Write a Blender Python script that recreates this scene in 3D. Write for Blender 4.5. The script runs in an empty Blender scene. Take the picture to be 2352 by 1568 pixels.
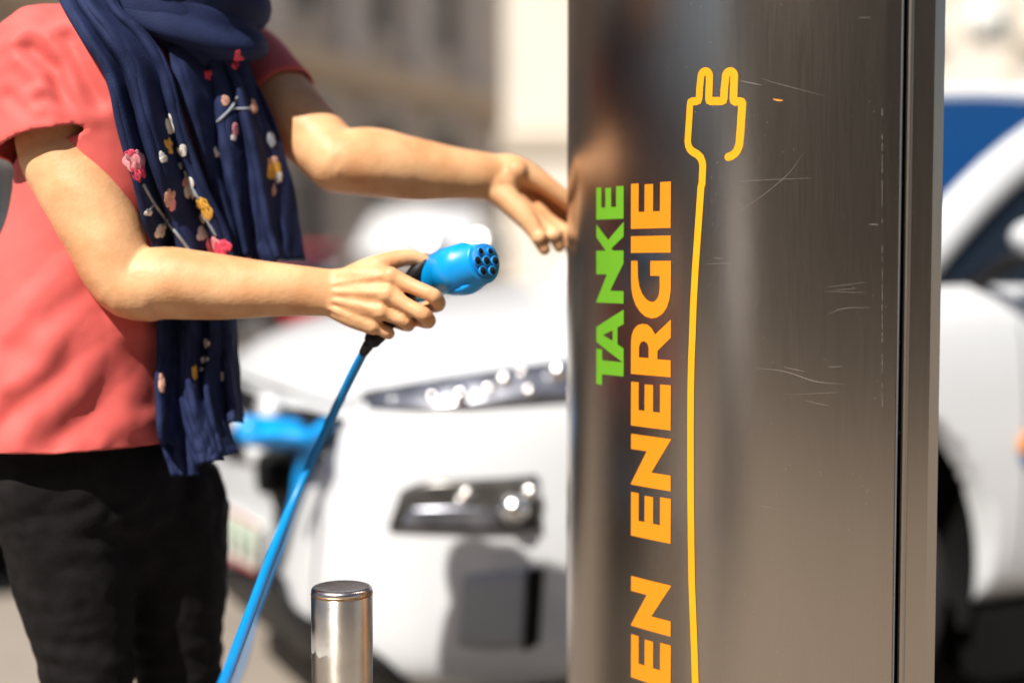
import bpy, bmesh, math, random
from mathutils import Vector, Matrix, noise
from mathutils.bvhtree import BVHTree
random.seed(7)
R = math.radians
SC = bpy.context.scene
COL = SC.collection

# ------------------------------------------------------------------ camera
CAM_H = 1.08; PITCH = R(3.2); LENS = 50.0; FPX = 2352*LENS/36.0
cam = bpy.data.cameras.new('camera'); camo = bpy.data.objects.new('camera', cam); COL.objects.link(camo)
camo.location = (0, 0, CAM_H); camo.rotation_euler = (R(90)-PITCH, 0, 0)
cam.lens = LENS; cam.sensor_width = 36; cam.clip_end = 500; cam.clip_start = 0.05
cam.dof.use_dof = True; cam.dof.focus_distance = 1.74; cam.dof.aperture_fstop = 1.12
SC.camera = camo
# ------------------------------------------------------------------ light
SUN_AZ = R(32); SUN_EL = R(50.5)          # azimuth measured from straight behind the camera towards its left
sdir = Vector((-math.sin(SUN_AZ)*math.cos(SUN_EL), -math.cos(SUN_AZ)*math.cos(SUN_EL), math.sin(SUN_EL)))
W_ = bpy.data.worlds.new('World'); SC.world = W_; W_.use_nodes = True
nt = W_.node_tree; nt.nodes.clear()
sky = nt.nodes.new('ShaderNodeTexSky'); sky.sky_type = 'NISHITA'; sky.sun_disc = False
sky.sun_elevation = SUN_EL; sky.sun_rotation = math.pi+SUN_AZ; sky.dust_density = 1.5; sky.air_density = 1.0
bg = nt.nodes.new('ShaderNodeBackground'); bg.inputs[1].default_value = 0.056
wo = nt.nodes.new('ShaderNodeOutputWorld'); nt.links.new(sky.outputs[0], bg.inputs[0]); nt.links.new(bg.outputs[0], wo.inputs[0])
sl = bpy.data.lights.new('sun', 'SUN'); sl.energy = 5.0; sl.angle = R(0.53); sl.color = (1.0, 0.94, 0.85)
so = bpy.data.objects.new('sun', sl); COL.objects.link(so); so.rotation_euler = sdir.to_track_quat('Z', 'Y').to_euler()
SC.view_settings.view_transform = 'Standard'; SC.view_settings.look = 'None'
SC.view_settings.exposure = 0.6; SC.view_settings.gamma = 1
SC.cycles.use_denoising = True
SC.cycles.max_bounces = 8; SC.cycles.glossy_bounces = 5; SC.cycles.diffuse_bounces = 4
SC.cycles.sample_clamp_indirect = 6.0; SC.cycles.caustics_reflective = False; SC.cycles.caustics_refractive = False

# ------------------------------------------------------------------ helpers
def ray(x, y):
    xc = (x-1176)/FPX; yc = (784-y)/FPX
    return Vector((xc, math.cos(PITCH)+yc*math.sin(PITCH), -math.sin(PITCH)+yc*math.cos(PITCH)))
CAMP = Vector((0, 0, CAM_H))
def at(x, y, D):                         # a photo position at a distance D in front of the camera
    d = ray(x, y); return CAMP + d*(D/d.y)

def mat(name, col, rough=0.5, metal=0.0, var=0.0, scale=8.0, bump=0.0, bscale=40.0, stretch=(1,1,1), col2=None, spec=0.5,
        coat=0.0, sss=0.0, sheen=0.0, rvar=0.0, detail=4.0, coord='Object'):
    m = bpy.data.materials.new(name); m.use_nodes = True
    t = m.node_tree; b = t.nodes['Principled BSDF']
    b.inputs['Base Color'].default_value = (*col, 1); b.inputs['Roughness'].default_value = rough
    b.inputs['Metallic'].default_value = metal; b.inputs['Specular IOR Level'].default_value = spec
    b.inputs['Coat Weight'].default_value = coat; b.inputs['Coat Roughness'].default_value = 0.05
    if sss: b.inputs['Subsurface Weight'].default_value = sss; b.inputs['Subsurface Radius'].default_value = (1, .35, .2); b.inputs['Subsurface Scale'].default_value = 0.008
    if sheen: b.inputs['Sheen Weight'].default_value = sheen
    tc = t.nodes.new('ShaderNodeTexCoord'); mp = t.nodes.new('ShaderNodeMapping'); mp.inputs['Scale'].default_value = stretch
    t.links.new(tc.outputs[coord], mp.inputs[0])
    if var or col2 or rvar:
        n = t.nodes.new('ShaderNodeTexNoise'); n.inputs['Scale'].default_value = scale; n.inputs['Detail'].default_value = detail
        t.links.new(mp.outputs[0], n.inputs['Vector'])
        cr = t.nodes.new('ShaderNodeValToRGB')
        c2 = col2 if col2 else tuple(c*(1-var) for c in col)
        c1 = col if col2 else tuple(min(1, c*(1+var)) for c in col)
        cr.color_ramp.elements[0].position = .32; cr.color_ramp.elements[1].position = .68
        cr.color_ramp.elements[0].color = (*c2, 1); cr.color_ramp.elements[1].color = (*c1, 1)
        t.links.new(n.outputs['Fac'], cr.inputs[0])
        if var or col2: t.links.new(cr.outputs[0], b.inputs['Base Color'])
        if rvar:
            mr = t.nodes.new('ShaderNodeMapRange'); mr.inputs[3].default_value = rough-rvar; mr.inputs[4].default_value = rough+rvar
            t.links.new(n.outputs['Fac'], mr.inputs[0]); t.links.new(mr.outputs[0], b.inputs['Roughness'])
    if bump:
        n2 = t.nodes.new('ShaderNodeTexNoise'); n2.inputs['Scale'].default_value = bscale; n2.inputs['Detail'].default_value = 3
        t.links.new(mp.outputs[0], n2.inputs['Vector'])
        bp = t.nodes.new('ShaderNodeBump'); bp.inputs['Strength'].default_value = bump; bp.inputs['Distance'].default_value = 0.01
        t.links.new(n2.outputs['Fac'], bp.inputs['Height']); t.links.new(bp.outputs[0], b.inputs['Normal'])
    return m

M = {}
M['steel'] = mat('brushed_steel', (.47, .405, .345), .25, 1.0, var=.03, scale=14, stretch=(60, 60, .9), bump=.035, bscale=40, rvar=.03)
M['steel_edge'] = mat('steel_edge', (.47, .41, .35), .34, 1.0, var=.04, scale=14, stretch=(60, 60, .8), bump=.06, bscale=30)
M['polish'] = mat('bollard_steel', (.74, .69, .62), .38, 1.0, var=.10, scale=30, rvar=.07, bump=.03, bscale=60)
t_ = M['polish'].node_tree; b_ = t_.nodes['Principled BSDF']; b_.inputs['Anisotropic'].default_value = .9; b_.inputs['Anisotropic Rotation'].default_value = 0.25
tg = t_.nodes.new('ShaderNodeTangent'); tg.direction_type = 'RADIAL'; tg.axis = 'Z'; t_.links.new(tg.outputs[0], b_.inputs['Tangent'])
M['captop'] = mat('bollard_cap', (.50, .46, .45), .26, 1.0, var=.2, scale=40, rvar=.1)
M['weld'] = mat('stained_weld', (.42, .27, .15), .4, 1.0, var=.35, scale=60)
M['dirt'] = mat('dried_splash', (.62, .61, .58), .8, 0, var=.2, scale=60)
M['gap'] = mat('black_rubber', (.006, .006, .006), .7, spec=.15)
M['orange'] = mat('orange_film', (.80, .265, .01), .38, 0, var=.05, scale=9)
M['yellow'] = mat('yellow_film', (.82, .36, .008), .38, 0, var=.05, scale=9)
M['green'] = mat('green_film', (.13, .37, .018), .38, 0, var=.05, scale=9)
M['scratch'] = mat('bright_scratch', (.42, .38, .33), .4, .6)
M['chip'] = mat('orange_chip', (.75, .28, .04), .6)
M['skin'] = mat('skin', (.77, .45, .235), .5, 0, col2=(.62, .30, .135), scale=20, bump=.07, bscale=170, sss=.03, spec=.35, detail=10)
M['nail'] = mat('nail', (.72, .42, .34), .25)
M['shirt'] = mat('coral_cloth', (.66, .10, .088), .72, 0, var=.05, scale=14, bump=.1, bscale=700, sheen=.1)
M['seam'] = mat('coral_seam', (.58, .07, .06), .8)
M['jeans'] = mat('black_denim', (.0115, .010, .0105), .85, 0, var=.3, scale=30, bump=.2, bscale=500, spec=.12)
M['scarf'] = mat('navy_cloth', (.016, .024, .072), .75, 0, var=.2, scale=24, bump=.15, bscale=420, spec=.15)
M['fl_pink'] = mat('pink_thread', (.80, .07, .14), .7, var=.3, scale=90)
M['fl_rose'] = mat('rose_thread', (.85, .32, .36), .7, var=.25, scale=90)
M['fl_white'] = mat('white_thread', (.74, .70, .66), .7, var=.15, scale=90)
M['fl_gold'] = mat('gold_thread', (.78, .42, .06), .7, var=.25, scale=90)
M['fl_stem'] = mat('grey_thread', (.26, .29, .34), .7, var=.2, scale=90)
M['fl_peach'] = mat('peach_thread', (.66, .36, .27), .7, var=.2, scale=90)
M['hair'] = mat('brown_hair', (.09, .045, .02), .5, var=.3, scale=40)
M['eye'] = mat('eye_white', (.8, .78, .75), .2)
M['iris'] = mat('iris', (.06, .04, .02), .2)
M['lip'] = mat('lip', (.50, .17, .13), .4)
M['shoe'] = mat('shoe_leather', (.03, .025, .022), .5, var=.2)
M['blue'] = mat('blue_plastic', (.0, .30, .78), .34, 0, var=.08, scale=20)
M['bluedk'] = mat('blue_socket', (.0, .17, .55), .5)
M['black'] = mat('black_plastic', (.009, .009, .010), .45, spec=.25)
M['cable'] = mat('blue_cable', (.0, .24, .62), .42, 0, var=.06, scale=20)
M['carw'] = mat('white_car_paint', (.66, .68, .71), .32, 0, var=.01, coat=.6)
M['carr'] = mat('red_car_paint', (.42, .012, .02), .3, 0, var=.05, coat=.8)
M['card'] = mat('dark_car_paint', (.02, .022, .025), .3, 0, var=.05, coat=.8)
M['glass'] = mat('tinted_glass', (.003, .033, .115), .05, 0, spec=.55)
M['sglass'] = mat('side_glass', (.008, .012, .018), .05, 0, spec=.7)
M['glare_glass'] = mat('painted_glare', (.62, .62, .64), .15, 0, coat=.5)  # pale base colour stands in for sky glare on the windscreen
M['tyre'] = mat('tyre_rubber', (.02, .02, .02), .8, var=.2)
M['rim'] = mat('alloy', (.5, .5, .52), .3, 1)
M['chrome'] = mat('chrome', (.92, .90, .88), .20, 1)
M['reflector'] = mat('lamp_reflector', (.30, .31, .36), .28, .9, var=.35, scale=18)
M['lampdk'] = mat('lamp_dark', (.10, .095, .09), .25, .5, var=.6, scale=14)
M['vent'] = mat('grey_bumper_plastic', (.40, .42, .45), .5)
M['cart'] = mat('taupe_car_paint', (.13, .115, .105), .35, 0, var=.05, coat=.5)
M['plate'] = mat('plate_white', (.66, .67, .62), .5, var=.03)
M['plred'] = mat('plate_red', (.42, .03, .03), .5)
M['plgreen'] = mat('plate_green', (.25, .36, .25), .5)
M['ground'] = mat('paving', (.25, .215, .18), .85, 0, var=.12, scale=1.7, bump=.25, bscale=18)
M['joint'] = mat('kerb_stone', (.38, .36, .33), .8, 0, var=.15, scale=3, bump=.3)
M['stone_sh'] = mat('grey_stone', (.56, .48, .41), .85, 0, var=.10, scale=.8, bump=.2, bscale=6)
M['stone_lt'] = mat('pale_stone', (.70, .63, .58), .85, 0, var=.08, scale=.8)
M['band'] = mat('tan_stone', (.70, .54, .37), .85, 0, var=.08, scale=.8)
M['cream'] = mat('cream_render', (.74, .67, .58), .85, 0, var=.05, scale=.5)
M['creamdk'] = mat('cream_trim', (.52, .45, .36), .85, 0, var=.05, scale=.5)
M['pane'] = mat('window_pane', (.13, .12, .11), .12, 0, spec=.5)
M['frame'] = mat('window_frame', (.55, .52, .48), .6)
M['asphalt'] = mat('asphalt', (.115, .095, .075), .9, 0, var=.15, scale=2, bump=.3, bscale=30)
M['brown'] = mat('brown_facade', (.055, .046, .038), .85, 0, var=.1, scale=.6)
M['sign'] = mat('sign_white', (.82, .82, .80), .4)
M['signedge'] = mat('sign_edge', (.10, .16, .18), .4)

def fin(o, parent=None, label=None, cat=None, group=None, kind=None):
    if parent is not None: o.parent = parent
    if label: o['label'] = label
    if cat: o['category'] = cat
    if group: o['group'] = group
    if kind: o['kind'] = kind
    return o
def link(name, bm, m, parent=None, smooth=True, **k):
    me = bpy.data.meshes.new(name)
    bmesh.ops.recalc_face_normals(bm, faces=bm.faces[:]) if k.pop('recalc', True) else None
    bm.to_mesh(me); bm.free()
    for p in me.polygons: p.use_smooth = smooth
    if m: me.materials.append(M[m] if isinstance(m, str) else m)
    o = bpy.data.objects.new(name, me); COL.objects.link(o)
    return fin(o, parent, **k)
def empty(name, loc=(0,0,0), rz=0, **k):
    o = bpy.data.objects.new(name, None); COL.objects.link(o); o.location = loc; o.rotation_euler = (0, 0, rz)
    return fin(o, **k)
def box(bm, x0, x1, y0, y1, z0, z1, mtx=None):
    vs = [bm.verts.new((x, y, z)) for x in (x0, x1) for y in (y0, y1) for z in (z0, z1)]
    if mtx: 
        for v in vs: v.co = mtx @ v.co
    for f in ((0,1,3,2),(4,6,7,5),(0,4,5,1),(2,3,7,6),(0,2,6,4),(1,5,7,3)): bm.faces.new([vs[i] for i in f])
    return vs
def cr(p0, p1, p2, p3, t):
    return 0.5*((2*p1)+(p2-p0)*t+(2*p0-5*p1+4*p2-p3)*t*t+(3*p1-p0-3*p2+p3)*t*t*t)
def spline(pts, n):
    out = []
    P = [pts[0]*2-pts[1]]+list(pts)+[pts[-1]*2-pts[-2]]
    for i in range(1, len(P)-2):
        for k in range(n): out.append(cr(P[i-1], P[i], P[i+1], P[i+2], k/n))
    out.append(P[-2]*1.0); return out
def tube(bm, pts, rad, seg=16, sub=5, ref=(0,0,1), flat=False, lin=False):
    """closed tapered tube; rad: one number or (across, along ref) per point"""
    pts = [Vector(p) for p in pts]
    rr = [Vector((r, r)) if not isinstance(r, (tuple, list)) else Vector(r) for r in (rad if isinstance(rad, list) else [rad]*len(pts))]
    if lin or len(pts) == 1: P, Q = pts, rr
    else: P, Q = spline(pts, sub), spline(rr, sub)
    ref = Vector(ref); rings = []; n = len(P)
    def ring(c, t, a, b):
        u = ref - t*ref.dot(t)
        if u.length < 1e-4: u = Vector((1, 0, 0)) - t*t.x
        u.normalize(); w = t.cross(u)
        return [bm.verts.new(c + w*(a*math.cos(2*math.pi*k/seg)) + u*(b*math.sin(2*math.pi*k/seg))) for k in range(seg)]
    T = [((P[min(i+1, n-1)]-P[max(i-1, 0)]).normalized() if n > 1 else Vector((0,0,1))) for i in range(n)]
    L = []
    if not flat:
        for a in (75, 50, 25):
            h = R(a); q = min(Q[0]); L.append((P[0]-T[0]*q*math.sin(h), T[0], Q[0][0]*math.cos(h), Q[0][1]*math.cos(h)))
    for i in range(n): L.append((P[i], T[i], Q[i][0], Q[i][1]))
    if not flat:
        for a in (25, 50, 75):
            h = R(a); q = min(Q[-1]); L.append((P[-1]+T[-1]*q*math.sin(h), T[-1], Q[-1][0]*math.cos(h), Q[-1][1]*math.cos(h)))
    rings = [ring(*l) for l in L]
    for a, b in zip(rings, rings[1:]):
        for k in range(seg): bm.faces.new((a[k], a[(k+1) % seg], b[(k+1) % seg], b[k]))
    bm.faces.new(rings[0][::-1]); bm.faces.new(rings[-1])
def ball(bm, c, r, seg=16, rot=None):
    r = (r, r, r) if not isinstance(r, (tuple, list)) else r
    m = Matrix.Translation(Vector(c)) @ (rot.to_4x4() if rot else Matrix.Identity(4)) @ Matrix.Diagonal((*r, 1))
    bmesh.ops.create_uvsphere(bm, u_segments=seg, v_segments=max(6, seg*2//3), radius=1, matrix=m)
def disc(bm, c, axis, r, d, seg=24, r2=None):
    q = Vector(axis).normalized().to_track_quat('Z', 'Y').to_matrix().to_4x4()
    bmesh.ops.create_cone(bm, cap_ends=True, segments=seg, radius1=r, radius2=r if r2 is None else r2, depth=d, matrix=Matrix.Translation(Vector(c)) @ q)
def remesh(bm, voxel, smooth=6, fac=.5):
    me = bpy.data.meshes.new('tmp'); bmesh.ops.recalc_face_normals(bm, faces=bm.faces[:]); bm.to_mesh(me); bm.free()
    o = bpy.data.objects.new('tmp', me); COL.objects.link(o)
    a = o.modifiers.new('r', 'REMESH'); a.mode = 'VOXEL'; a.voxel_size = voxel
    if smooth: s = o.modifiers.new('s', 'SMOOTH'); s.iterations = smooth; s.factor = fac
    dg = bpy.context.evaluated_depsgraph_get(); m2 = bpy.data.meshes.new_from_object(o.evaluated_get(dg))
    out = bmesh.new(); out.from_mesh(m2)
    bpy.data.objects.remove(o); bpy.data.meshes.remove(me); bpy.data.meshes.remove(m2)
    return out
def modmesh(o):                          # bake modifiers into the mesh
    dg = bpy.context.evaluated_depsgraph_get(); m2 = bpy.data.meshes.new_from_object(o.evaluated_get(dg)); o.modifiers.clear(); o.data = m2
    for p in m2.polygons: p.use_smooth = True
def grid(bm, P, closed=False):
    V = [[bm.verts.new(p) for p in row] for row in P]
    for i in range(len(V)-1):
        n = len(V[i])
        for j in range(n if closed else n-1):
            bm.faces.new((V[i][j], V[i][(j+1) % n], V[i+1][(j+1) % n], V[i+1][j]))
    return V
def copy_tree(o, parent=None, swap=None):
    c = o.copy(); COL.objects.link(c); c.parent = parent
    if swap and o.type == 'MESH' and o.data.materials and o.data.materials[0] in swap:
        c.data = o.data.copy(); c.data.materials[0] = swap[o.data.materials[0]]
    for ch in list(o.children): copy_tree(ch, c, swap)
    return c

# ------------------------------------------------------------------ ground
bm = bmesh.new(); grid(bm, [[Vector((x, y, 0)) for x in (-150, -20, 0, 20, 150)] for y in (-60, -10, 5, 20, 200)])
link('ground', bm, 'ground', smooth=False, kind='structure')
bm = bmesh.new(); grid(bm, [[Vector((x, y, .004)) for x in (-150, -20, 0, 20, 150)] for y in (-60, -20, -3.9)])
link('road', bm, 'asphalt', smooth=False, kind='structure')
bm = bmesh.new(); box(bm, -60, 60, 2.34, 2.46, -.1, .006)
link('kerb', bm, 'joint', smooth=False, kind='structure')

# ------------------------------------------------------------------ buildings
def facade(name, label, org, ang, length, floors, bay, wallm, framem, bandm, ground_h=4.2, fh=3.6, ww=1.2, wh=2.1, depth=8, first=.9, pil=None, pane='pane'):
    """wall runs from org along ang; outward is to its right-hand side (-y local)"""
    root = empty(name, (*org, 0), ang, label=label, cat='building')
    H = ground_h+floors*fh
    wb = bmesh.new(); n = int((length-2*first)/bay)
    T = .45
    box(wb, 0, length, T, depth, 0, H)                       # mass behind the reveals
    def row(z0, z1, sill, top, w):
        box(wb, 0, length, 0, T-.01, z0, sill); box(wb, 0, length, 0, T-.01, top, z1)
        x = 0
        for i in range(n):
            c = first+bay*(i+.5); box(wb, x, c-w/2, 0, T-.01, sill, top); x = c+w/2
        box(wb, x, length, 0, T-.01, sill, top)
    row(0, ground_h, .5, ground_h-.9, ww*1.25)
    for f in range(floors): z = ground_h+f*fh; row(z, z+fh, z+.9, z+.9+wh, ww)
    link('wall', wb, wallm, root, smooth=False)
    pb = bmesh.new(); box(pb, -ww/2, ww/2, .30, .34, 0, wh); 
    fb = bmesh.new()
    for x in (-ww/2, -.035, ww/2-.07): box(fb, x, x+.07, .24, .299, 0, wh)
    for z in (0, wh*.62, wh-.07): box(fb, -ww/2+.071, -.036, .245, .298, z, z+.07); box(fb, .036, ww/2-.071, .245, .298, z, z+.07)
    box(fb, -ww/2-.12, ww/2+.12, -.10, -.002, -.12, 0); box(fb, -ww/2-.15, ww/2+.15, -.14, -.002, wh, wh+.16)
    p0 = f0 = None
    for f in range(-1, floors):
        for i in range(n):
            c = first+bay*(i+.5); z = ground_h+f*fh+.9 if f >= 0 else .5
            s = 1 if f >= 0 else 1.25
            if p0 is None:
                f0 = link('window', fb, framem, root, smooth=False); fo = f0
                p0 = link('pane', pb, pane, fo, smooth=False)
            else:
                fo = f0.copy(); COL.objects.link(fo); fo.parent = root
                po = p0.copy(); COL.objects.link(po); po.parent = fo
            fo.location = (c, 0, z); fo.scale = (s, 1, (ground_h-1.4)/wh if f < 0 else 1)
    cb = bmesh.new(); box(cb, -.1, length+.1, -.45, -.003, ground_h-.35, ground_h+.12); link('string_course', cb, bandm, root, smooth=False)
    cb = bmesh.new(); box(cb, -.2, length+.2, -.7, depth, H+.002, H+.5); link('cornice', cb, bandm, root, smooth=False)
    if pil:
        for i in range(n+1):
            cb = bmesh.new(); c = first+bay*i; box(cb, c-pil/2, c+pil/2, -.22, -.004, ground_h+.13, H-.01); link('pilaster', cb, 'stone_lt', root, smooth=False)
    return root
# shaded street front running away to the right
fa = Vector((.405, .914)).normalized(); ang = math.atan2(fa.y, fa.x)
start = Vector((-4.2, 29))-fa*24
A_LEN = 35.0
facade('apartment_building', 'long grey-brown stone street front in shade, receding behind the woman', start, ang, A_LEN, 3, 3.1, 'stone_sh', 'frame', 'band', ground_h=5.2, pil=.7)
facade('corner_building', 'sunlit cream building closing the street behind the charging column', (-1.2, 43), 0, 44, 3, 3.6, 'cream', 'creamdk', 'creamdk', ground_h=4.6, ww=1.3, pane='sign')
# house fronts across the street behind the photographer, mirrored in the steel
facade('town_house', 'brown house front across the street behind the camera', (26, -15), math.pi, 52, 2, 3.4, 'brown', 'frame', 'brown', ground_h=4.2)
facade('low_house', 'low brown house at the left end of the square, mirrored in the steel', (-26, 16), -math.pi/2, 34, 0, 3.4, 'brown', 'frame', 'brown', ground_h=3.2)
# projecting sunlit entrance pier
E1 = empty('gate_pier', (0,0,0), label='tall sunlit cream stone pier beside the reaching hand', cat='pier')
p = at(1235, 601, 24)
bm = bmesh.new(); box(bm, p.x-.56, p.x+1.2, 24, 25.2, .8, 7.5); link('shaft', bm, 'cream', E1, smooth=False)
bm = bmesh.new(); box(bm, p.x-.66, p.x+1.3, 23.9, 25.3, 0, .799); link('plinth', bm, 'creamdk', E1, smooth=False)
bm = bmesh.new(); box(bm, p.x-.66, p.x+1.3, 23.9, 25.3, 2.9, 3.25); link('moulding', bm, 'creamdk', E1, smooth=False)
bm = bmesh.new(); box(bm, p.x-.7, p.x+1.35, 23.85, 25.35, 7.501, 7.9); link('capital', bm, 'creamdk', E1, smooth=False)
# round sign on a bracket, upper right
S = empty('street_lamp', at(2262, 60, 15)*1.0, label='round white globe lamp on a dark bracket post, far right above the car roof', cat='lamp')
c = at(2258, 48, 15); S.location = (c.x, c.y, 0)
bm = bmesh.new(); ball(bm, (0, 0, c.z), .19, 24); link('lamp_globe', bm, 'sign', S)
bm = bmesh.new(); box(bm, .205, .27, -.04, .04, c.z-.17, c.z+.12); box(bm, -.12, .27, -.04, .04, c.z-.25, c.z-.195); link('bracket', bm, 'signedge', S, smooth=False)
bm = bmesh.new(); tube(bm, [(.32, 0, 0), (.32, 0, c.z)], .045, lin=True); link('post', bm, 'creamdk', S)

# ------------------------------------------------------------------ car
def sect(w, zb, zt, zs):
    m = zb+(zs-zb)*.5
    return [(0, zb), (w*.55, zb), (w*.92, zb+.015), (w*.985, zb+.10), (w, m-.05), (w*.998, m+.10), (w*.975, zs-.07), (w*.91, zs), (w*.74, zs+(zt-zs)*.55), (w*.38, zs+(zt-zs)*.9), (0, zt)]
ST = [(0, .30, .30, .70, .60), (-.012, .47, .24, .77, .66), (-.045, .60, .20, .84, .72), (-.11, .69, .185, .895, .78), (-.22, .77, .18, .94, .83), (-.40, .83, .17, .98, .88),
      (-.65, .862, .20, 1.015, .925), (-.95, .876, .235, 1.05, .975), (-1.25, .882, .24, 1.085, 1.03), (-1.7, .882, .24, 1.07, 1.035), (-2.3, .884, .24, 1.06, 1.03),
      (-3.0, .884, .24, 1.06, 1.03), (-3.6, .872, .24, 1.06, 1.01), (-4.05, .83, .21, 1.05, 1.0), (-4.3, .74, .26, 1.0, .93), (-4.38, .55, .34, .9, .84)]
def make_car(name, label, paint='carw'):
    root = empty(name, label=label, cat='car')
    bm = bmesh.new(); rows = []
    for x, w, zb, zt, zs in ST:
        s = sect(w, zb, zt, zs)
        rows.append([Vector((x, y, z)) for y, z in s]+[Vector((x, -y, z)) for y, z in s[-2:0:-1]])
    V = grid(bm, rows, closed=True); bm.faces.new(V[0][::-1]); bm.faces.new(V[-1])
    body = link('body', bm, paint, root)
    sb = body.modifiers.new('s', 'SUBSURF'); sb.levels = 3; sb.render_levels = 3; modmesh(body)
    cut = bmesh.new()
    for x in (-1.07, -3.62):
        for s in (1, -1): disc(cut, (x, s*.86, .37), (0, 1, 0), .44, .46, 64)
    co = link('cutter', cut, None)
    md = body.modifiers.new('b', 'BOOLEAN'); md.operation = 'DIFFERENCE'; md.object = co; md.solver = 'EXACT'
    modmesh(body); bpy.data.objects.remove(co)
    for x in (-1.07, -3.62):
        for s in (1, -1):
            bm = bmesh.new(); g = []
            for y_, r_ in ((.82, .4395), (.64, .432), (.635, .05)): g.append([Vector((x+r_*math.cos(2*math.pi*k/48), s*y_, .37+r_*math.sin(2*math.pi*k/48))) for k in range(48)])
            V = grid(bm, g, closed=True)
            bmesh.ops.bisect_plane(bm, geom=bm.verts[:]+bm.edges[:]+bm.faces[:], plane_co=(0, 0, .22), plane_no=(0, 0, -1), clear_outer=True)
            link('arch_liner', bm, 'gap', root)
    w0 = None
    for x in (-1.07, -3.62):
        for s in (1, -1):
            if w0 is None:
                bm = bmesh.new()
                prof = [(.21, .09), (.225, .105), (.29, .105), (.318, .085), (.322, 0), (.318, -.085), (.29, -.105), (.225, -.105), (.21, -.09)]
                grid(bm, [[Vector((r*math.cos(a), t, r*math.sin(a))) for a in [2*math.pi*k/40 for k in range(40)]] for r, t in prof+prof[:1]], closed=True)
                w0 = link('wheel', bm, 'tyre', root)
                bm = bmesh.new(); disc(bm, (0, .02, 0), (0, 1, 0), .208, .10, 40); disc(bm, (0, .085, 0), (0, 1, 0), .05, .03, 20)
                for k in range(5):
                    mt = Matrix.Rotation(k*R(72), 4, 'Y'); box(bm, .03, .205, .07, .095, -.03, .03, mt)
                link('rim', bm, 'rim', w0, smooth=False); wo_ = w0
            else:
                wo_ = copy_tree(w0, root)
            wo_.location = (x, s*.765, .322); wo_.rotation_euler = (0, 0, 0 if s > 0 else math.pi)
    # cabin: patches between edge curves
    def patch(nm, m, e0, e1, bulge=0, bdir=(0,0,1), n=12, th=.012, k=6):
        bm = bmesh.new(); a = spline([Vector(p) for p in e0], k); b_ = spline([Vector(p) for p in e1], k); g = []
        for i in range(n+1):
            t = i/n; g.append([a[j].lerp(b_[j], t)+Vector(bdir)*(bulge*4*t*(1-t)) for j in range(len(a))])
        grid(bm, g); o = link(nm, bm, m, root)
        sd = o.modifiers.new('s', 'SOLIDIFY'); sd.thickness = th; modmesh(o); return o
    patch('windshield', 'glass', [(-1.36, .745, 1.045), (-1.24, .38, 1.075), (-1.19, 0, 1.085), (-1.24, -.38, 1.075), (-1.36, -.745, 1.045)],
          [(-2.09, .60, 1.515), (-1.96, .3, 1.553), (-1.92, 0, 1.565), (-1.96, -.3, 1.553), (-2.09, -.60, 1.515)], .04, (.4, 0, .9))
    patch('roof', paint, [(-2.10, .615, 1.522), (-1.97, .3, 1.567), (-1.93, 0, 1.579), (-1.97, -.3, 1.567), (-2.10, -.615, 1.522)],
          [(-3.55, .56, 1.45), (-3.62, .3, 1.485), (-3.65, 0, 1.495), (-3.62, -.3, 1.485), (-3.55, -.56, 1.45)], .045, th=.05)
    patch('rear_window', 'sglass', [(-3.64, .54, 1.44), (-3.70, 0, 1.48), (-3.64, -.54, 1.44)], [(-4.12, .66, 1.03), (-4.2, 0, 1.06), (-4.12, -.66, 1.03)], .02, (-.4, 0, .9))
    for s in (1, -1):
        bm = bmesh.new(); tube(bm, [(-1.24, s*.79, .985), (-1.66, s*.705, 1.285), (-2.12, s*.62, 1.510)], [(.055, .04)]*3, ref=(0, s, .4)); link('front_pillar', bm, paint, root)
        bm = bmesh.new(); tube(bm, [(-2.06, s*.622, 1.495), (-2.7, s*.625, 1.53), (-3.6, s*.57, 1.45)], [(.045, .035)]*3, ref=(0, s, .4)); link('roof_rail', bm, paint, root)
        bm = bmesh.new(); tube(bm, [(-3.5, s*.60, 1.43), (-3.85, s*.70, 1.2), (-4.12, s*.76, 1.0)], [(.07, .05), (.11, .05), (.16, .05)], ref=(0, s, .4)); link('rear_pillar', bm, paint, root)
        bm = bmesh.new(); tube(bm, [(-2.55, s*.80, .97), (-2.62, s*.64, 1.46)], [(.04, .02)]*2, ref=(0, s, .4), lin=True); link('middle_pillar', bm, 'black', root)
        patch('side_window', 'sglass', [(-1.30, s*.785, .985), (-2.2, s*.815, .985), (-3.0, s*.81, 1.0), (-3.95, s*.74, 1.02)],
              [(-1.34, s*.775, 1.01), (-2.07, s*.63, 1.485), (-2.8, s*.635, 1.505), (-3.6, s*.59, 1.43)], .012, (0, s, 0))
        bm = bmesh.new(); ball(bm, (-1.56, s*.955, 1.135), (.05, .09, .046), 20); link('side_mirror', bm, paint, root); mo = root.children[-1]
        bm = bmesh.new(); tube(bm, [(-1.52, s*.80, 1.03), (-1.54, s*.90, 1.09)], .022, lin=True); link('mirror_arm', bm, 'black', mo)
        bm = bmesh.new(); tube(bm, [(-2.25, s*.893, .86), (-2.34, s*.905, .862), (-2.42, s*.893, .86)], .013); link('door_handle', bm, 'lampdk' , root)
        bs_ = BVHTree.FromObject(body, bpy.context.evaluated_depsgraph_get())
        for gx in (-1.60, -2.50):
            g = []
            for i in range(13):
                z_ = .32+.62*i/12; row = []
                for dx in (-.003, .003):
                    h_ = bs_.ray_cast(Vector((gx+dx, s*2, z_)), Vector((0, -s, 0))); row.append((h_[0] if h_[0] else Vector((gx+dx, s*.88, z_)))+Vector((0, s*.0015, 0)))
                g.append(row)
            bm = bmesh.new(); grid(bm, g); link('door_gap', bm, 'gap', root, smooth=False)
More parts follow.
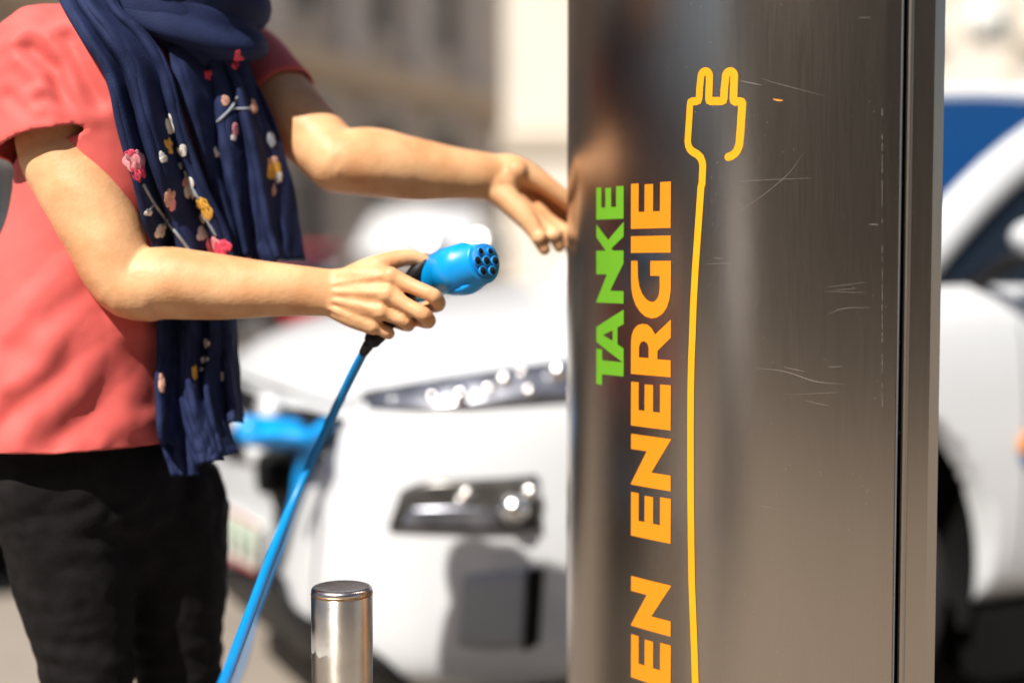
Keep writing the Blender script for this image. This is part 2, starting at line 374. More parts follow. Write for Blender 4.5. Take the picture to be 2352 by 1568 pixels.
        bm = bmesh.new(); box(bm, -3.17, -1.52, min(s*.70, s*.845), max(s*.70, s*.845), .10, .262); link('sill', bm, 'gap', root, smooth=False)  # sill box blackened and deepened to stand in for shade under the car
    bt = BVHTree.FromObject(body, bpy.context.evaluated_depsgraph_get())
    def on(y, z, off=.004):                # a point of the nose surface seen from straight ahead
        h = bt.ray_cast(Vector((1, y, z)), Vector((-1, 0, 0))); p_, n_ = (h[0], h[1]) if h[0] else (Vector((-.2, y, z)), Vector((1, 0, 0)))
        return p_+n_*off
    def nose(nm, m, y0, y1, z0, z1, off=.004, ny=24, nz=8, th=.004, par=None, fn=None):
        bm = bmesh.new(); g = []
        for i in range(nz+1):
            row = []
            for j in range(ny+1):
                y = y0+(y1-y0)*j/ny; z = z0+(z1-z0)*i/nz
                if fn: y, z = fn(j/ny, i/nz)
                row.append(on(y, z, off))
            g.append(row)
        grid(bm, g); o = link(nm, bm, m, par or root)
        sd = o.modifiers.new('s', 'SOLIDIFY'); sd.thickness = th; sd.offset = 1; modmesh(o); return o
    return root, body, bt, on, nose
CAR_N = Vector((-.627, 3.38)); CAR_T = R(26)
car, car_body, car_bt, car_on, car_nose = make_car('electric_car', 'white electric hatchback being charged at its nose behind the column')
swap = None
car.location = (CAR_N.x, CAR_N.y, 0); car.rotation_euler = (0, 0, math.pi+CAR_T)
bpy.context.view_layer.update()
CM = car.matrix_world.copy(); CI = CM.inverted()
def cast(x, y):                          # where the sight line of a photo point meets the car body, in car coordinates
    o = CI @ CAMP
    for k in range(30):
        d = (CI.to_3x3() @ ray(x+k*4, y)).normalized(); h = car_bt.ray_cast(o, d)
        if h[0] is not None: return (h[0], h[1])
    for k in range(60):
        d = (CI.to_3x3() @ ray(x, y-k*4)).normalized(); h = car_bt.ray_cast(o, d)
        if h[0] is not None: return (h[0], h[1])
    return None
def cpatch(name, m, top, bot, off=.004, th=.006, n=6, parent=None, mirror=True, k=8):
    a = spline([Vector(p) for p in top], k); b_ = spline([Vector(p) for p in bot], k); g = []; last = None
    for i in range(n+1):
        row = []
        for p_, q in zip(a, b_):
            u = p_.lerp(q, i/n); h = cast(u.x, u.y)
            if h is None: h = last
            last = h; row.append(h[0]+h[1]*off)
        g.append(row)
    out = []
    for s in ((1, -1) if mirror else (1,)):
        bm = bmesh.new(); grid(bm, [[Vector((p.x, s*p.y, p.z)) for p in r] for r in g]); o = link(name, bm, m, parent or car)
        sd = o.modifiers.new('s', 'SOLIDIFY'); sd.thickness = th; sd.offset = 1 if s > 0 else -1; modmesh(o); out.append(o)
    return out
H1 = cpatch('headlight', 'reflector', [(835, 908), (1000, 880), (1170, 855), (1400, 820)], [(850, 938), (1000, 945), (1170, 928), (1400, 905)], .004, .01)
F1 = cpatch('fog_lamp', 'lampdk', [(925, 1125), (985, 1104), (1120, 1098), (1232, 1090)], [(895, 1213), (985, 1216), (1120, 1218), (1240, 1215)], .004, .006)
cpatch('air_intake', 'vent', [(1066, 1322), (1130, 1314), (1206, 1310)], [(1048, 1480), (1120, 1490), (1196, 1486)], .002, .003, mirror=True)
cpatch('intake_slot', 'gap', [(1210, 1306), (1248, 1302)], [(1200, 1492), (1236, 1476)], .003, .004, mirror=True)
cpatch('hood_gap', 'lampdk', [(540, 858), (700, 905), (800, 925), (870, 890)], [(540, 866), (700, 912), (800, 933), (872, 897)], .002, .002, 1)
cpatch('lamp_trim', 'reflector', [(948, 1165), (1060, 1162), (1150, 1170)], [(925, 1205), (1040, 1208), (1150, 1209)], .011, .003)
def bead(x, y, r, parents, nm='reflector_bead'):
    h = cast(x, y)
    if not h: return
    for s, par in zip((1, -1), parents):
        p = h[0]+h[1]*(r*.6); bm = bmesh.new(); ball(bm, (p.x, s*p.y, p.z), r, 20); link(nm, bm, 'chrome', par)
for x, y, r in ((998, 919, .016), (1062, 916, .021), (1124, 902, .018), (1160, 882, .021), (1199, 864, .015), (1214, 902, .016), (1280, 864, .026), (905, 925, .010)): bead(x, y, r*.95, H1)
for x, y, r in ((1073, 1132, .015), (1058, 1148, .011), (1215, 1128, .018), (1178, 1165, .030)): bead(x, y, r, F1)
cpatch('door_emblem', 'orange', [(2336, 1018), (2360, 985), (2420, 960)], [(2336, 1036), (2360, 1045), (2420, 1050)], mirror=False)
cpatch('door_emblem', 'bluedk', [(2340, 1045), (2362, 1050), (2420, 1055)], [(2340, 1054), (2362, 1064), (2420, 1075)], mirror=False)

bay, = cpatch('charging_bay', 'black', [(520, 860), (640, 928), (720, 942), (800, 964)], [(520, 1045), (600, 1062), (625, 1120), (652, 1188)], .004, .01, mirror=False)
cpatch('bay_gap', 'black', [(640, 1180), (646, 1250), (640, 1330)], [(738, 1052), (694, 1150), (664, 1250), (656, 1335)], .004, .01, mirror=False)
cpatch('lower_grille', 'black', [(470, 1300), (640, 1312), (690, 1400), (860, 1490), (940, 1560)], [(470, 1480), (600, 1510), (700, 1570), (860, 1640), (940, 1680)], .004, .01, mirror=False)
for x_, y_, r_ in ((646, 952, .040), (618, 1040, .034), (572, 968, .022)):
    h_ = cast(x_, y_); bm = bmesh.new(); disc(bm, h_[0]+h_[1]*.03, h_[1], r_, .04, 32); link('socket_cover', bm, 'carw', bay)
h_ = cast(655, 1085); bm = bmesh.new(); disc(bm, h_[0]+h_[1]*.03, h_[1], .045, .05, 32); link('socket', bm, 'gap', bay)
pl, = cpatch('number_plate', 'plate', [(470, 1138), (540, 1160), (618, 1200)], [(470, 1255), (540, 1282), (610, 1316)], .018, .006, mirror=False)
cpatch('plate_border', 'plred', [(470, 1139), (540, 1161), (617, 1201)], [(470, 1146), (540, 1168), (617, 1208)], .0255, .002, 1, pl, False)
cpatch('plate_border', 'plred', [(470, 1247), (540, 1274), (611, 1308)], [(470, 1254), (540, 1281), (610, 1315)], .0255, .002, 1, pl, False)
for x_, dy in ((495, 0), (520, 8), (545, 17), (572, 30), (594, 42)): cpatch('plate_mark', 'plgreen', [(x_, 1170+dy), (x_+11, 1174+dy)], [(x_, 1238+dy), (x_+11, 1244+dy)], .0255, .002, 2, pl, False)

# cars parked far behind, plus one unseen car added for its reflection
c2 = copy_tree(car, None, {M['glass']: M['glare_glass'], M['carw']: M['cart']}); c2.location = (at(925, 600, 16).x, 15.2, 0); c2.scale = (1.1, 1.05, 1.12); c2.rotation_euler = (0, 0, -R(95)); c2.name = 'parked_car'
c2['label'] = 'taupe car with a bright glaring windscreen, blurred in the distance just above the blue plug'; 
c3 = copy_tree(car, None, {M['carw']: M['carr']}); c3.location = (at(800, 600, 12).x+1.3, 12, 0); c3.rotation_euler = (0, 0, 0); c3.scale = (.9, .95, .80); c3.name = 'parked_car'
c3.rotation_euler = (0, 0, R(8)); c3.location = (at(785, 600, 18).x+2.2, 18.2, 0)
c3['label'] = 'low red car parked far behind the hand with the plug'
c4 = copy_tree(car, None, {M['carw']: M['card']}); c4.location = (-3.1, 8.5, 0); c4.rotation_euler = (0, 0, R(100)); c4.name = 'parked_car'
c4['label'] = 'dark car parked in the distance at the left edge, behind the shoulder'
c5_ = copy_tree(car, None, {M['glass']: M['glare_glass']}); c5_.location = (-3.1, -.95, 0); c5_.rotation_euler = (0, 0, R(37)); c5_.name = 'parked_car'  # unseen car, added and turned to throw a bright reflection onto the column
c5_['label'] = 'white car added out of view behind the photographer for a pale glow in the steel'
for c in (c2, c3, c4, c5_): c['group'] = 'cars parked along the far side of the street'
# charge cable and coupler plugged into the nose
K = empty('charging_plug', label='blue charging connector plugged into the nose of the white car', cat='plug')
h_ = cast(700, 1000); pw = CM @ (h_[0]+h_[1]*.03)
f = (CM.to_3x3() @ Vector((1, 0, .12))).normalized(); lf = (CM.to_3x3() @ Vector((0, 1, 0))).normalized()
bm = bmesh.new(); tube(bm, [pw, pw+f*.09], .034, lin=True); link('coupler', bm, 'blue', K)
h0 = at(735, 985, pw.y-.16); h1 = at(712, 1008, pw.y-.15)
bm = bmesh.new(); tube(bm, [pw+f*.07, h1, at(645, 1000, pw.y-.17), at(570, 1006, pw.y-.18)], [.02, .019, .0095, .011], ref=(0,0,1)); tube(bm, [h1, at(750, 975, pw.y-.12)], [.018, .013]); link('handle', bm, 'blue', K)
bm = bmesh.new(); tube(bm, [h1, at(694, 1080, pw.y-.12), at(676, 1150, pw.y-.13), at(640, 1255, pw.y-.14), at(585, 1400, pw.y-.18), at(540, 1560, pw.y-.18), Vector((at(500, 1600, pw.y).x-.05, pw.y-.1, .05)), Vector((at(500, 1600, pw.y).x-.4, pw.y+.1, .012)), Vector((-1.9, pw.y+.9, .012))], [.016, .017, .008, .006, .006, .006, .006, .006, .006]); link('cable', bm, 'cable', K)

# scooter with two round mirrors far behind
S2 = empty('motor_scooter', label='scooter with two round chrome mirrors standing in the distance behind the blue plug', cat='scooter')
m1 = at(992, 575, 8.0); m2 = at(1106, 574, 8.1)
for q in (m1, m2):
    bm = bmesh.new(); ball(bm, q, (.095, .05, .095), 24); link('mirror', bm, 'chrome', S2)
hb = (m1+m2)/2-Vector((0, 0, .16))
bm = bmesh.new(); tube(bm, [m1-Vector((0,0,.06)), m1-Vector((-.03, 0, .17)), hb, m2-Vector((.03, 0, .17)), m2-Vector((0,0,.06))], .012); tube(bm, [m1-Vector((.16,0,.2)), hb, m2-Vector((-.16,0,.2))], .017); link('handlebar', bm, 'black', S2)
bm = bmesh.new(); tube(bm, [hb, hb-Vector((0, .05, .45)), Vector((hb.x, hb.y-.1, .3))], [(.07, .05), (.16, .07), (.13, .06)]); tube(bm, [Vector((hb.x, hb.y-.05, .22)), Vector((hb.x, hb.y+.6, .22))], [(.16, .05)]*2, lin=True); tube(bm, [Vector((hb.x, hb.y+.5, .35)), Vector((hb.x, hb.y+1.15, .6))], [(.17, .14)]*2, lin=True); link('fairing', bm, 'card', S2)
bm = bmesh.new(); tube(bm, [Vector((hb.x, hb.y+.5, .74)), Vector((hb.x, hb.y+1.2, .80))], [(.14, .05)]*2, lin=True); link('seat', bm, 'black', S2)
for dy in (-.2, 1.05):
    bm = bmesh.new(); disc(bm, (hb.x, hb.y+dy, .24), (1, 0, 0), .24, .11, 32); link('wheel', bm, 'tyre', S2)

# ------------------------------------------------------------------ charging column
AK = [(2140, 1), (2032, 1), (2022, 7), (1950, 9), (1850, 15), (1750, 23), (1680, 31), (1620, 40), (1560, 48), (1500, 51), (1430, 54), (1370, 60), (1335, 68), (1315, 78), (1305, 86)]
def ang_at(x):
    for (x1, a1), (x0, a0) in zip(AK, AK[1:]):
        if x0 <= x <= x1: return a0+(a1-a0)*(x-x0)/(x1-x0)
    return 2 if x > 2140 else 88
prof = []; D = 1.665; x = 2138.0
while x > 1303.5:
    k = (x-1176)/FPX; prof.append((k*D, D, x)); t = math.tan(R(ang_at(x))); st = 2.0
    D += t*D*(st/FPX)/(1+k*t); x -= st
prof = prof[::-1]                          # left to right
S_ = [0.0]
for p, q in zip(prof, prof[1:]): S_.append(S_[-1]+math.hypot(q[0]-p[0], q[1]-p[1]))
def surf(s, z, off=0):
    s = max(0, min(S_[-1]-1e-6, s)); i = 0
    lo, hi = 0, len(S_)-1
    while hi-lo > 1:
        mid = (lo+hi)//2
        if S_[mid] <= s: lo = mid
        else: hi = mid
    t = (s-S_[lo])/(S_[hi]-S_[lo]); p, q = prof[lo], prof[hi]
    i0, i1 = max(0, lo-2), min(len(prof)-1, hi+2); tx, ty = prof[i1][0]-prof[i0][0], prof[i1][1]-prof[i0][1]; L = math.hypot(tx, ty)
    return Vector((p[0]+(q[0]-p[0])*t+ty/L*off, p[1]+(q[1]-p[1])*t-tx/L*off, z))
def hit(x, y):                            # photo point on the column's curved skin -> (s, z)
    d = ray(x, y); kk = d.x/d.y; lo, hi = 0, len(prof)-1
    f_ = lambda i: prof[i][0]-kk*prof[i][1]
    while hi-lo > 1:
        mid = (lo+hi)//2
        if f_(mid) <= 0: lo = mid
        else: hi = mid
    t = f_(lo)/(f_(lo)-f_(hi)) if f_(lo) != f_(hi) else 0
    t = max(0, min(1, t)); s = S_[lo]+(S_[hi]-S_[lo])*t; D_ = prof[lo][1]+(prof[hi][1]-prof[lo][1])*t
    return s, CAM_H+d.z*D_/d.y
TOPZ = 1.78
CC = empty('charging_column', (.33, 1.85, 0), label='tall curved brushed steel charging column with green and orange lettering', cat='charging station')
def inpar(o): o.matrix_parent_inverse = CC.matrix_world.inverted(); return o
bpy.context.view_layer.update()
def strip_wall(name, P, m, closed=False, zs=(0.03, .5, 1.0, 1.4, TOPZ)):
    bm = bmesh.new(); grid(bm, [[Vector((q[0], q[1], z)) for q in P] for z in zs], closed=closed)
    return inpar(link(name, bm, m, CC, recalc=False))
i25 = min(range(len(prof)), key=lambda i: abs(prof[i][2]-2066))
front = [(p[0], p[1]) for p in prof[:i25+1:1]]
fr = front[::3]+[front[-1]]
# front skin turns back into the gap at its right end
strip_wall('front_panel', fr, 'steel')
strip_wall('panel_fold', [fr[-1], (fr[-1][0]+.0006, fr[-1][1]+.001), (fr[-1][0]+.0006, fr[-1][1]+.02)], 'gap')
def PX(x, D_): return ((x-1176)/FPX*D_, D_)
strip_wall('door_gap', [PX(2066, 1.690), PX(2080, 1.690)], 'gap')
# bead beside the gap, flat door edge, bevel, side
bead_ = [PX(2076.5, 1.686)]+[(PX(2082, 1.672)[0]+.0042*math.sin(R(a)), 1.672-.0042*math.cos(R(a))) for a in range(-90, 61, 15)]
e1 = PX(2096, 1.6705); e2 = PX(2138, 1.669)
strip_wall('edge_bead', bead_, 'steel_edge')
strip_wall('edge_strip', [(bead_[-1][0]+.0003, e1[1]), e1, e2], 'steel')
e3 = PX(2160.5, 1.682); 
for q_ in strip_wall('side_edge', [e2, e3, (e3[0]-.01, 1.93)], 'steel_edge').data.polygons: q_.use_smooth = False
back = [(e3[0]-.01, 1.93), (.42, 2.0), (.30, 2.035), (.18, 2.03), (.11, 2.0), (prof[0][0]+.004, prof[0][1]+.04), (prof[0][0]-.0006, prof[0][1]+.012), (prof[0][0], prof[0][1])]
strip_wall('back_panel', back, 'steel')
outline = fr+[e1, e2, e3]+back[:-1]
bm = bmesh.new(); lo_ = [bm.verts.new((q[0], q[1], TOPZ+.001)) for q in outline]; hi_ = [bm.verts.new((q[0]*.96+.012, q[1]*.98+.037, TOPZ+.035)) for q in outline]
bm.faces.new(hi_); n = len(outline)
for i in range(n): bm.faces.new((lo_[i], lo_[(i+1) % n], hi_[(i+1) % n], hi_[i]))
inpar(link('top_cap', bm, 'steel_edge', CC, smooth=False))
bm = bmesh.new(); lo_ = [bm.verts.new((q[0], q[1], 0)) for q in outline]; hi_ = [bm.verts.new((q[0], q[1], .029)) for q in outline]
for i in range(n): bm.faces.new((lo_[i], lo_[(i+1) % n], hi_[(i+1) % n], hi_[i]))
inpar(link('base_plate', bm, 'gap', CC, smooth=False))
bm = bmesh.new(); box(bm, .10, .42, 1.92, 1.97, .02, TOPZ-.02); inpar(link('inner_frame', bm, 'gap', CC, smooth=False))
# sockets for the plugs, on the far side
for z in (.95, 1.12):
    bm = bmesh.new(); disc(bm, (.20, 2.045, z), (0, 1, 0), .04, .05, 32); inpar(link('socket', bm, 'gap', CC))

LET = {
 'E': ([(0,0),(1,0),(1,.257),(.37,.257),(.37,.43),(.97,.43),(.97,.645),(.37,.645),(.37,.80),(1,.80),(1,1),(0,1)],),
 'I': ([(0,0),(1,0),(1,1),(0,1)],),
 'N': ([(0,0),(.3,0),(.3,.47),(.98,0),(1,0),(1,1),(.7,1),(.7,.59),(.02,1),(0,1)],),
 'T': ([(.30,0),(.69,0),(.69,.77),(1,.77),(1,1),(0,1),(0,.77),(.30,.77)],),
 'A': ([(0,0),(.27,0),(.34,.21),(.66,.21),(.73,0),(1,0),(.64,1),(.36,1)], [(.40,.38),(.60,.38),(.5,.74)]),
 'K': ([(0,0),(.3,0),(.3,.37),(.36,.42),(.66,0),(1.04,0),(.58,.54),(1,1),(.66,1),(.3,.63),(.3,1),(0,1)],),
 'R': ([(0,0),(.3,0),(.3,.32),(.45,.32),(.70,0),(1.02,0),(.74,.38),(.85,.47),(.91,.58),(.92,.70),(.89,.83),(.81,.93),(.70,.985),(.58,1),(0,1)], [(.31,.54),(.50,.54),(.58,.58),(.61,.66),(.59,.74),(.50,.79),(.31,.79)]),
 'G': ([(1,1),(.68,1),(.5,.99),(.36,.95),(.22,.87),(.10,.75),(.03,.62),(0,.47),(.02,.33),(.09,.19),(.20,.09),(.34,.03),(.5,0),(1,0),(1,.5),(.74,.5),(.74,.27),(.55,.265),(.43,.28),(.34,.33),(.29,.41),(.29,.50),(.33,.60),(.42,.70),(.55,.78),(.72,.82),(1,.83)],),
 'W': ([(.14,0),(.36,0),(.5,.6),(.64,0),(.86,0),(1,1),(.8,1),(.73,.4),(.6,1),(.4,1),(.27,.4),(.2,1),(0,1)],),
}
def letter(ch, y0, y1, xb, xt, m):
    sb_, z0 = hit(xb, y0); _, z1 = hit(xb, y1); st_, _z = hit(xt, y0)
    cu = bpy.data.curves.new('l', 'CURVE'); cu.dimensions = '2D'; cu.fill_mode = 'BOTH'
    for loop in LET[ch]:
        sp = cu.splines.new('POLY'); sp.points.add(len(loop)-1); sp.use_cyclic_u = True
        for q, (u, v) in zip(sp.points, loop): q.co = (u, v, 0, 1)
    co = bpy.data.objects.new('l', cu); COL.objects.link(co); dg = bpy.context.evaluated_depsgraph_get(); me = bpy.data.meshes.new_from_object(co.evaluated_get(dg))
    bm = bmesh.new(); bm.from_mesh(me); bpy.data.objects.remove(co); bpy.data.meshes.remove(me)
    bmesh.ops.remove_doubles(bm, verts=bm.verts[:], dist=1e-5)
    for c in [i/10 for i in range(1, 10)]: bmesh.ops.bisect_plane(bm, geom=bm.verts[:]+bm.edges[:]+bm.faces[:], plane_co=(0, c, 0), plane_no=(0, 1, 0))
    for v in bm.verts: v.co = surf(sb_+(st_-sb_)*v.co.y, z0+(z1-z0)*v.co.x, .0006)
    return inpar(link('letter', bm, m, CC, smooth=False, recalc=False))
for ch, a, b_ in (('E', 523.5, 417), ('I', 580, 541), ('G', 733, 599), ('R', 866, 736), ('E', 988, 884.6), ('N', 1127.5, 1007.5), ('E', 1248, 1145), ('N', 1461, 1343.5), ('E', 1583, 1481), ('I', 1640, 1600), ('W', 1815, 1660)):
    letter(ch, a, b_, 1541, 1450, 'orange')
for ch, a, b_ in (('T', 889, 806), ('A', 833, 711), ('N', 697, 602), ('K', 602, 513), ('E', 502, 427)):
    letter(ch, a, b_, 1433, 1370.5, 'green')
# plug emblem with its long cord
zz = lambda X, Y: ((1660+X/4.9)*.91875, (140+Y/4.9)*.91875)
c5 = lambda X, Y: ((1400+X/1.742)*.91875, (100+Y/1.742)*.91875)
c6 = lambda X, Y: ((1400+X/1.942)*.91875, (900+Y/1.942)*.91875)
def arc_px(cx, cy, r, a0, a1, n=8): return [zz(cx+r*math.cos(R(a0+(a1-a0)*i/n)), cy-r*math.sin(R(a0+(a1-a0)*i/n))*1.12) for i in range(n+1)]
pl_ = [zz(790, 1238), zz(830, 1225), zz(870, 1195), zz(900, 1155), zz(924, 1090), zz(940, 900), zz(958, 620), zz(960, 585), zz(950, 566), zz(930, 560), zz(875, 560), zz(858, 548), zz(852, 520), zz(862, 255)]
pl_ += arc_px(811, 250, 52, 0, 180)
pl_ += [zz(742, 400), zz(736, 520), zz(728, 545), zz(705, 555), zz(580, 555), zz(558, 545), zz(551, 520), zz(560, 255)]
pl_ += arc_px(508, 250, 52, 0, 180)
pl_ += [zz(440, 400), zz(433, 520), zz(424, 545), zz(400, 555), zz(345, 560), zz(328, 570), zz(322, 600), zz(310, 800), zz(294, 1040), zz(300, 1095), zz(320, 1140), zz(352, 1172), zz(410, 1205), zz(450, 1245), zz(472, 1300), zz(478, 1350), zz(468, 1568),
        c5(615, 640), c5(604, 800), c5(590, 1000), c5(582, 1150), c5(577, 1300), c6(639, 0), c6(636, 150), c6(635, 300), c6(635, 500), c6(636, 700), c6(638, 900), c6(641, 1080), c6(647, 1240), c6(653, 1400), c6(658, 1568), (1612, 1640), (1630, 1750)]
sz = [Vector(hit(*p)) for p in pl_]
def ribbon(bm, P, w, off=.0006, cap=True, taper=False):
    n = len(P); Lr = []
    for i in range(n):
        a = (P[i]-P[i-1]).normalized() if i else (P[1]-P[0]).normalized(); b_ = (P[i+1]-P[i]).normalized() if i < n-1 else a
        t = (a+b_).normalized(); nn = Vector((-t.y, t.x)); k = 1/max(.6, nn.dot(Vector((-a.y, a.x)))); ww = w*(math.sin(math.pi*(i+.5)/n) if taper else 1)
        Lr.append((P[i]+nn*ww*k, P[i]-nn*ww*k))
    V = [(bm.verts.new(surf(a.x, a.y, off)), bm.verts.new(surf(b_.x, b_.y, off))) for a, b_ in Lr]
    for p, q in zip(V, V[1:]): bm.faces.new((p[0], q[0], q[1], p[1]))
    if cap:
        c = P[0]; t = (P[0]-P[1]).normalized(); nn = Vector((-t.y, t.x))
        cv = [bm.verts.new(surf((c+nn*w*math.cos(R(a))+t*w*math.sin(R(a))).x, (c+nn*w*math.cos(R(a))+t*w*math.sin(R(a))).y, off)) for a in range(0, 181, 20)]
        bm.faces.new(cv)
dens = []
for a, b_ in zip(sz, sz[1:]):
    k = max(1, int((b_-a).length/.012))
    for i in range(k): dens.append(a.lerp(b_, i/k))
dens.append(sz[-1])
bm = bmesh.new(); ribbon(bm, dens, .0049)
for f_ in bm.faces:
    f_.normal_update()
inpar(link('plug_emblem', bm, 'yellow', CC, smooth=False))
# scratches and specks
bm = bmesh.new()
def scr(pts, w=.00022): ribbon(bm, spline([Vector(hit(*p)) for p in pts], 5), w*.75, .0004, cap=False, taper=True)
for pts, w in (([(1735, 845), (1800, 852), (1860, 872), (1890, 878), (1945, 882)], .00045), ([(1800, 843), (1850, 853)], .00035), ([(1700, 186), (1750, 196)], .0005), ([(1745, 180), (1800, 196), (1900, 222)], .0002),
            ([(1845, 352), (1810, 400), (1750, 450), (1690, 490)], .0002), ([(1700, 416), (1868, 409)], .0002), ([(1895, 660), (1990, 648)], .0002), ([(1900, 722), (1940, 708), (2000, 706)], .00028), ([(1915, 666), (1970, 662)], .0002), ([(1895, 669), (1990, 672)], .0002),
            ([(1900, 843), (1935, 841)], .0003), ([(1800, 906), (1900, 902), (1930, 900)], .0002), ([(1850, 920), (1905, 932)], .0003), ([(1996, 515), (2018, 516)], .0005), ([(1970, 41), (2000, 41)], .00025), ([(1640, 592), (1660, 594)], .0003), ([(1620, 606), (1690, 604)], .0002),
            ([(1990, 1130), (1998, 1120)], .0003), ([(1740, 1160), (1790, 1168)], .0002)): scr(pts, w)
for k in range(60):                       # worn bright flecks on the fold near the right edge
    y0 = random.choice((300, 420, 560, 640, 720, 840, 880))+random.uniform(-60, 60); scr([(2026, y0), (2026.3, y0+random.uniform(5, 22))], random.uniform(.0002, .00042))
for k in range(240):
    X, Y = random.uniform(1480, 2120), random.uniform(5, 1560); l_ = random.uniform(1, 3.2)
    scr([(X, Y), (X+random.uniform(-1.5, 1.5), Y+l_)], random.uniform(.00015, .0004))
inpar(link('scratches', bm, 'scratch', CC, smooth=False, kind='stuff'))
bm = bmesh.new(); ribbon(bm, [Vector(hit(*p)) for p in ((1776, 228), (1784, 230), (1789, 231), (1798, 231))], .0011, .0005, taper=True, cap=False); inpar(link('paint_chip', bm, 'chip', CC, smooth=False))

# ------------------------------------------------------------------ bollard
bx = at(785, 1345, 1.74); BZ = bx.z
BO = empty('bollard', (bx.x, bx.y, 0), label='short round stainless steel bollard in front of the white car', cat='bollard')
BR = .0376
bm = bmesh.new()
rows = []
for r, z in ((BR, .0), (BR, BZ-.09), (BR+.0004, BZ-.089), (BR+.0004, BZ-.012), (BR-.0002, BZ-.0105)):
    rows.append([Vector((r*math.cos(2*math.pi*k/64), r*math.sin(2*math.pi*k/64), z)) for k in range(64)])
grid(bm, rows, closed=True); link('tube', bm, 'polish', BO)
bm = bmesh.new(); rows = []
for r, z in ((BR-.0002, BZ-.0108), (BR+.0005, BZ-.0098), (BR+.0007, BZ-.0082), (BR-.0001, BZ-.0072)):
    rows.append([Vector(((r+.0004*noise.noise(Vector((k*.9, r*900, 0))))*math.cos(2*math.pi*k/64), r*math.sin(2*math.pi*k/64), z+.0006*noise.noise(Vector((k*.5, 3, z))))) for k in range(64)])
grid(bm, rows, closed=True); link('weld_seam', bm, 'weld', BO)
bm = bmesh.new(); rows = []
for r, z in ((BR-.0002, BZ-.0074), (BR+.0003, BZ-.0062), (BR, BZ-.0035), (BR-.0015, BZ-.0012), (BR-.0035, BZ-.0003), (BR-.006, BZ-.0005), (BR*.5, BZ-.0008)):
    rows.append([Vector((r*math.cos(2*math.pi*k/64), r*math.sin(2*math.pi*k/64), z)) for k in range(64)])
V = grid(bm, rows, closed=True); bm.faces.new(V[-1]); link('cap', bm, 'captop', BO)
mm = M['polish'].copy(); tb = next(c for c in BO.children if c.name.startswith('tube')); tb.data.materials[0] = mm   # dried drips on the upper tube
t_ = mm.node_tree; b_ = t_.nodes['Principled BSDF']; N_ = t_.nodes.new; Lk = t_.links.new
tc = N_('ShaderNodeTexCoord'); sx_ = N_('ShaderNodeSeparateXYZ'); Lk(tc.outputs['Object'], sx_.inputs[0])
nz = N_('ShaderNodeTexNoise'); nz.inputs['Scale'].default_value = 55; nz.inputs['Detail'].default_value = 6; Lk(tc.outputs['Object'], nz.inputs['Vector'])
def mrange(src, a, b, c, d):
    m_ = N_('ShaderNodeMapRange'); m_.inputs[1].default_value = a; m_.inputs[2].default_value = b; m_.inputs[3].default_value = c; m_.inputs[4].default_value = d; Lk(src, m_.inputs[0]); return m_.outputs[0]
def mth(op, a, b):
    m_ = N_('ShaderNodeMath'); m_.operation = op
    for i_, v_ in enumerate((a, b)):
        if isinstance(v_, (int, float)): m_.inputs[i_].default_value = v_
        else: Lk(v_, m_.inputs[i_])
    return m_.outputs[0]
wob = mth('MULTIPLY', mth('SUBTRACT', nz.outputs['Fac'], .5), .05); zz_ = mth('ADD', sx_.outputs['Z'], wob)
up_ = mrange(zz_, BZ-.045, BZ-.075, 0, 1); dn_ = mrange(zz_, BZ-.081, BZ-.0785, 0, 1); lf_ = mrange(mth('ADD', sx_.outputs['X'], wob), .004, -.010, 0, 1)
k_ = mth('MULTIPLY', mth('MULTIPLY', up_, dn_), mth('MULTIPLY', lf_, mrange(nz.outputs['Fac'], .35, .62, .15, .75)))
df = N_('ShaderNodeBsdfDiffuse'); df.inputs[0].default_value = (.62, .62, .60, 1); mx = N_('ShaderNodeMixShader'); Lk(k_, mx.inputs[0]); Lk(b_.outputs[0], mx.inputs[1]); Lk(df.outputs[0], mx.inputs[2])
Lk(mx.outputs[0], next(n_ for n_ in t_.nodes if n_.type == 'OUTPUT_MATERIAL').inputs[0])

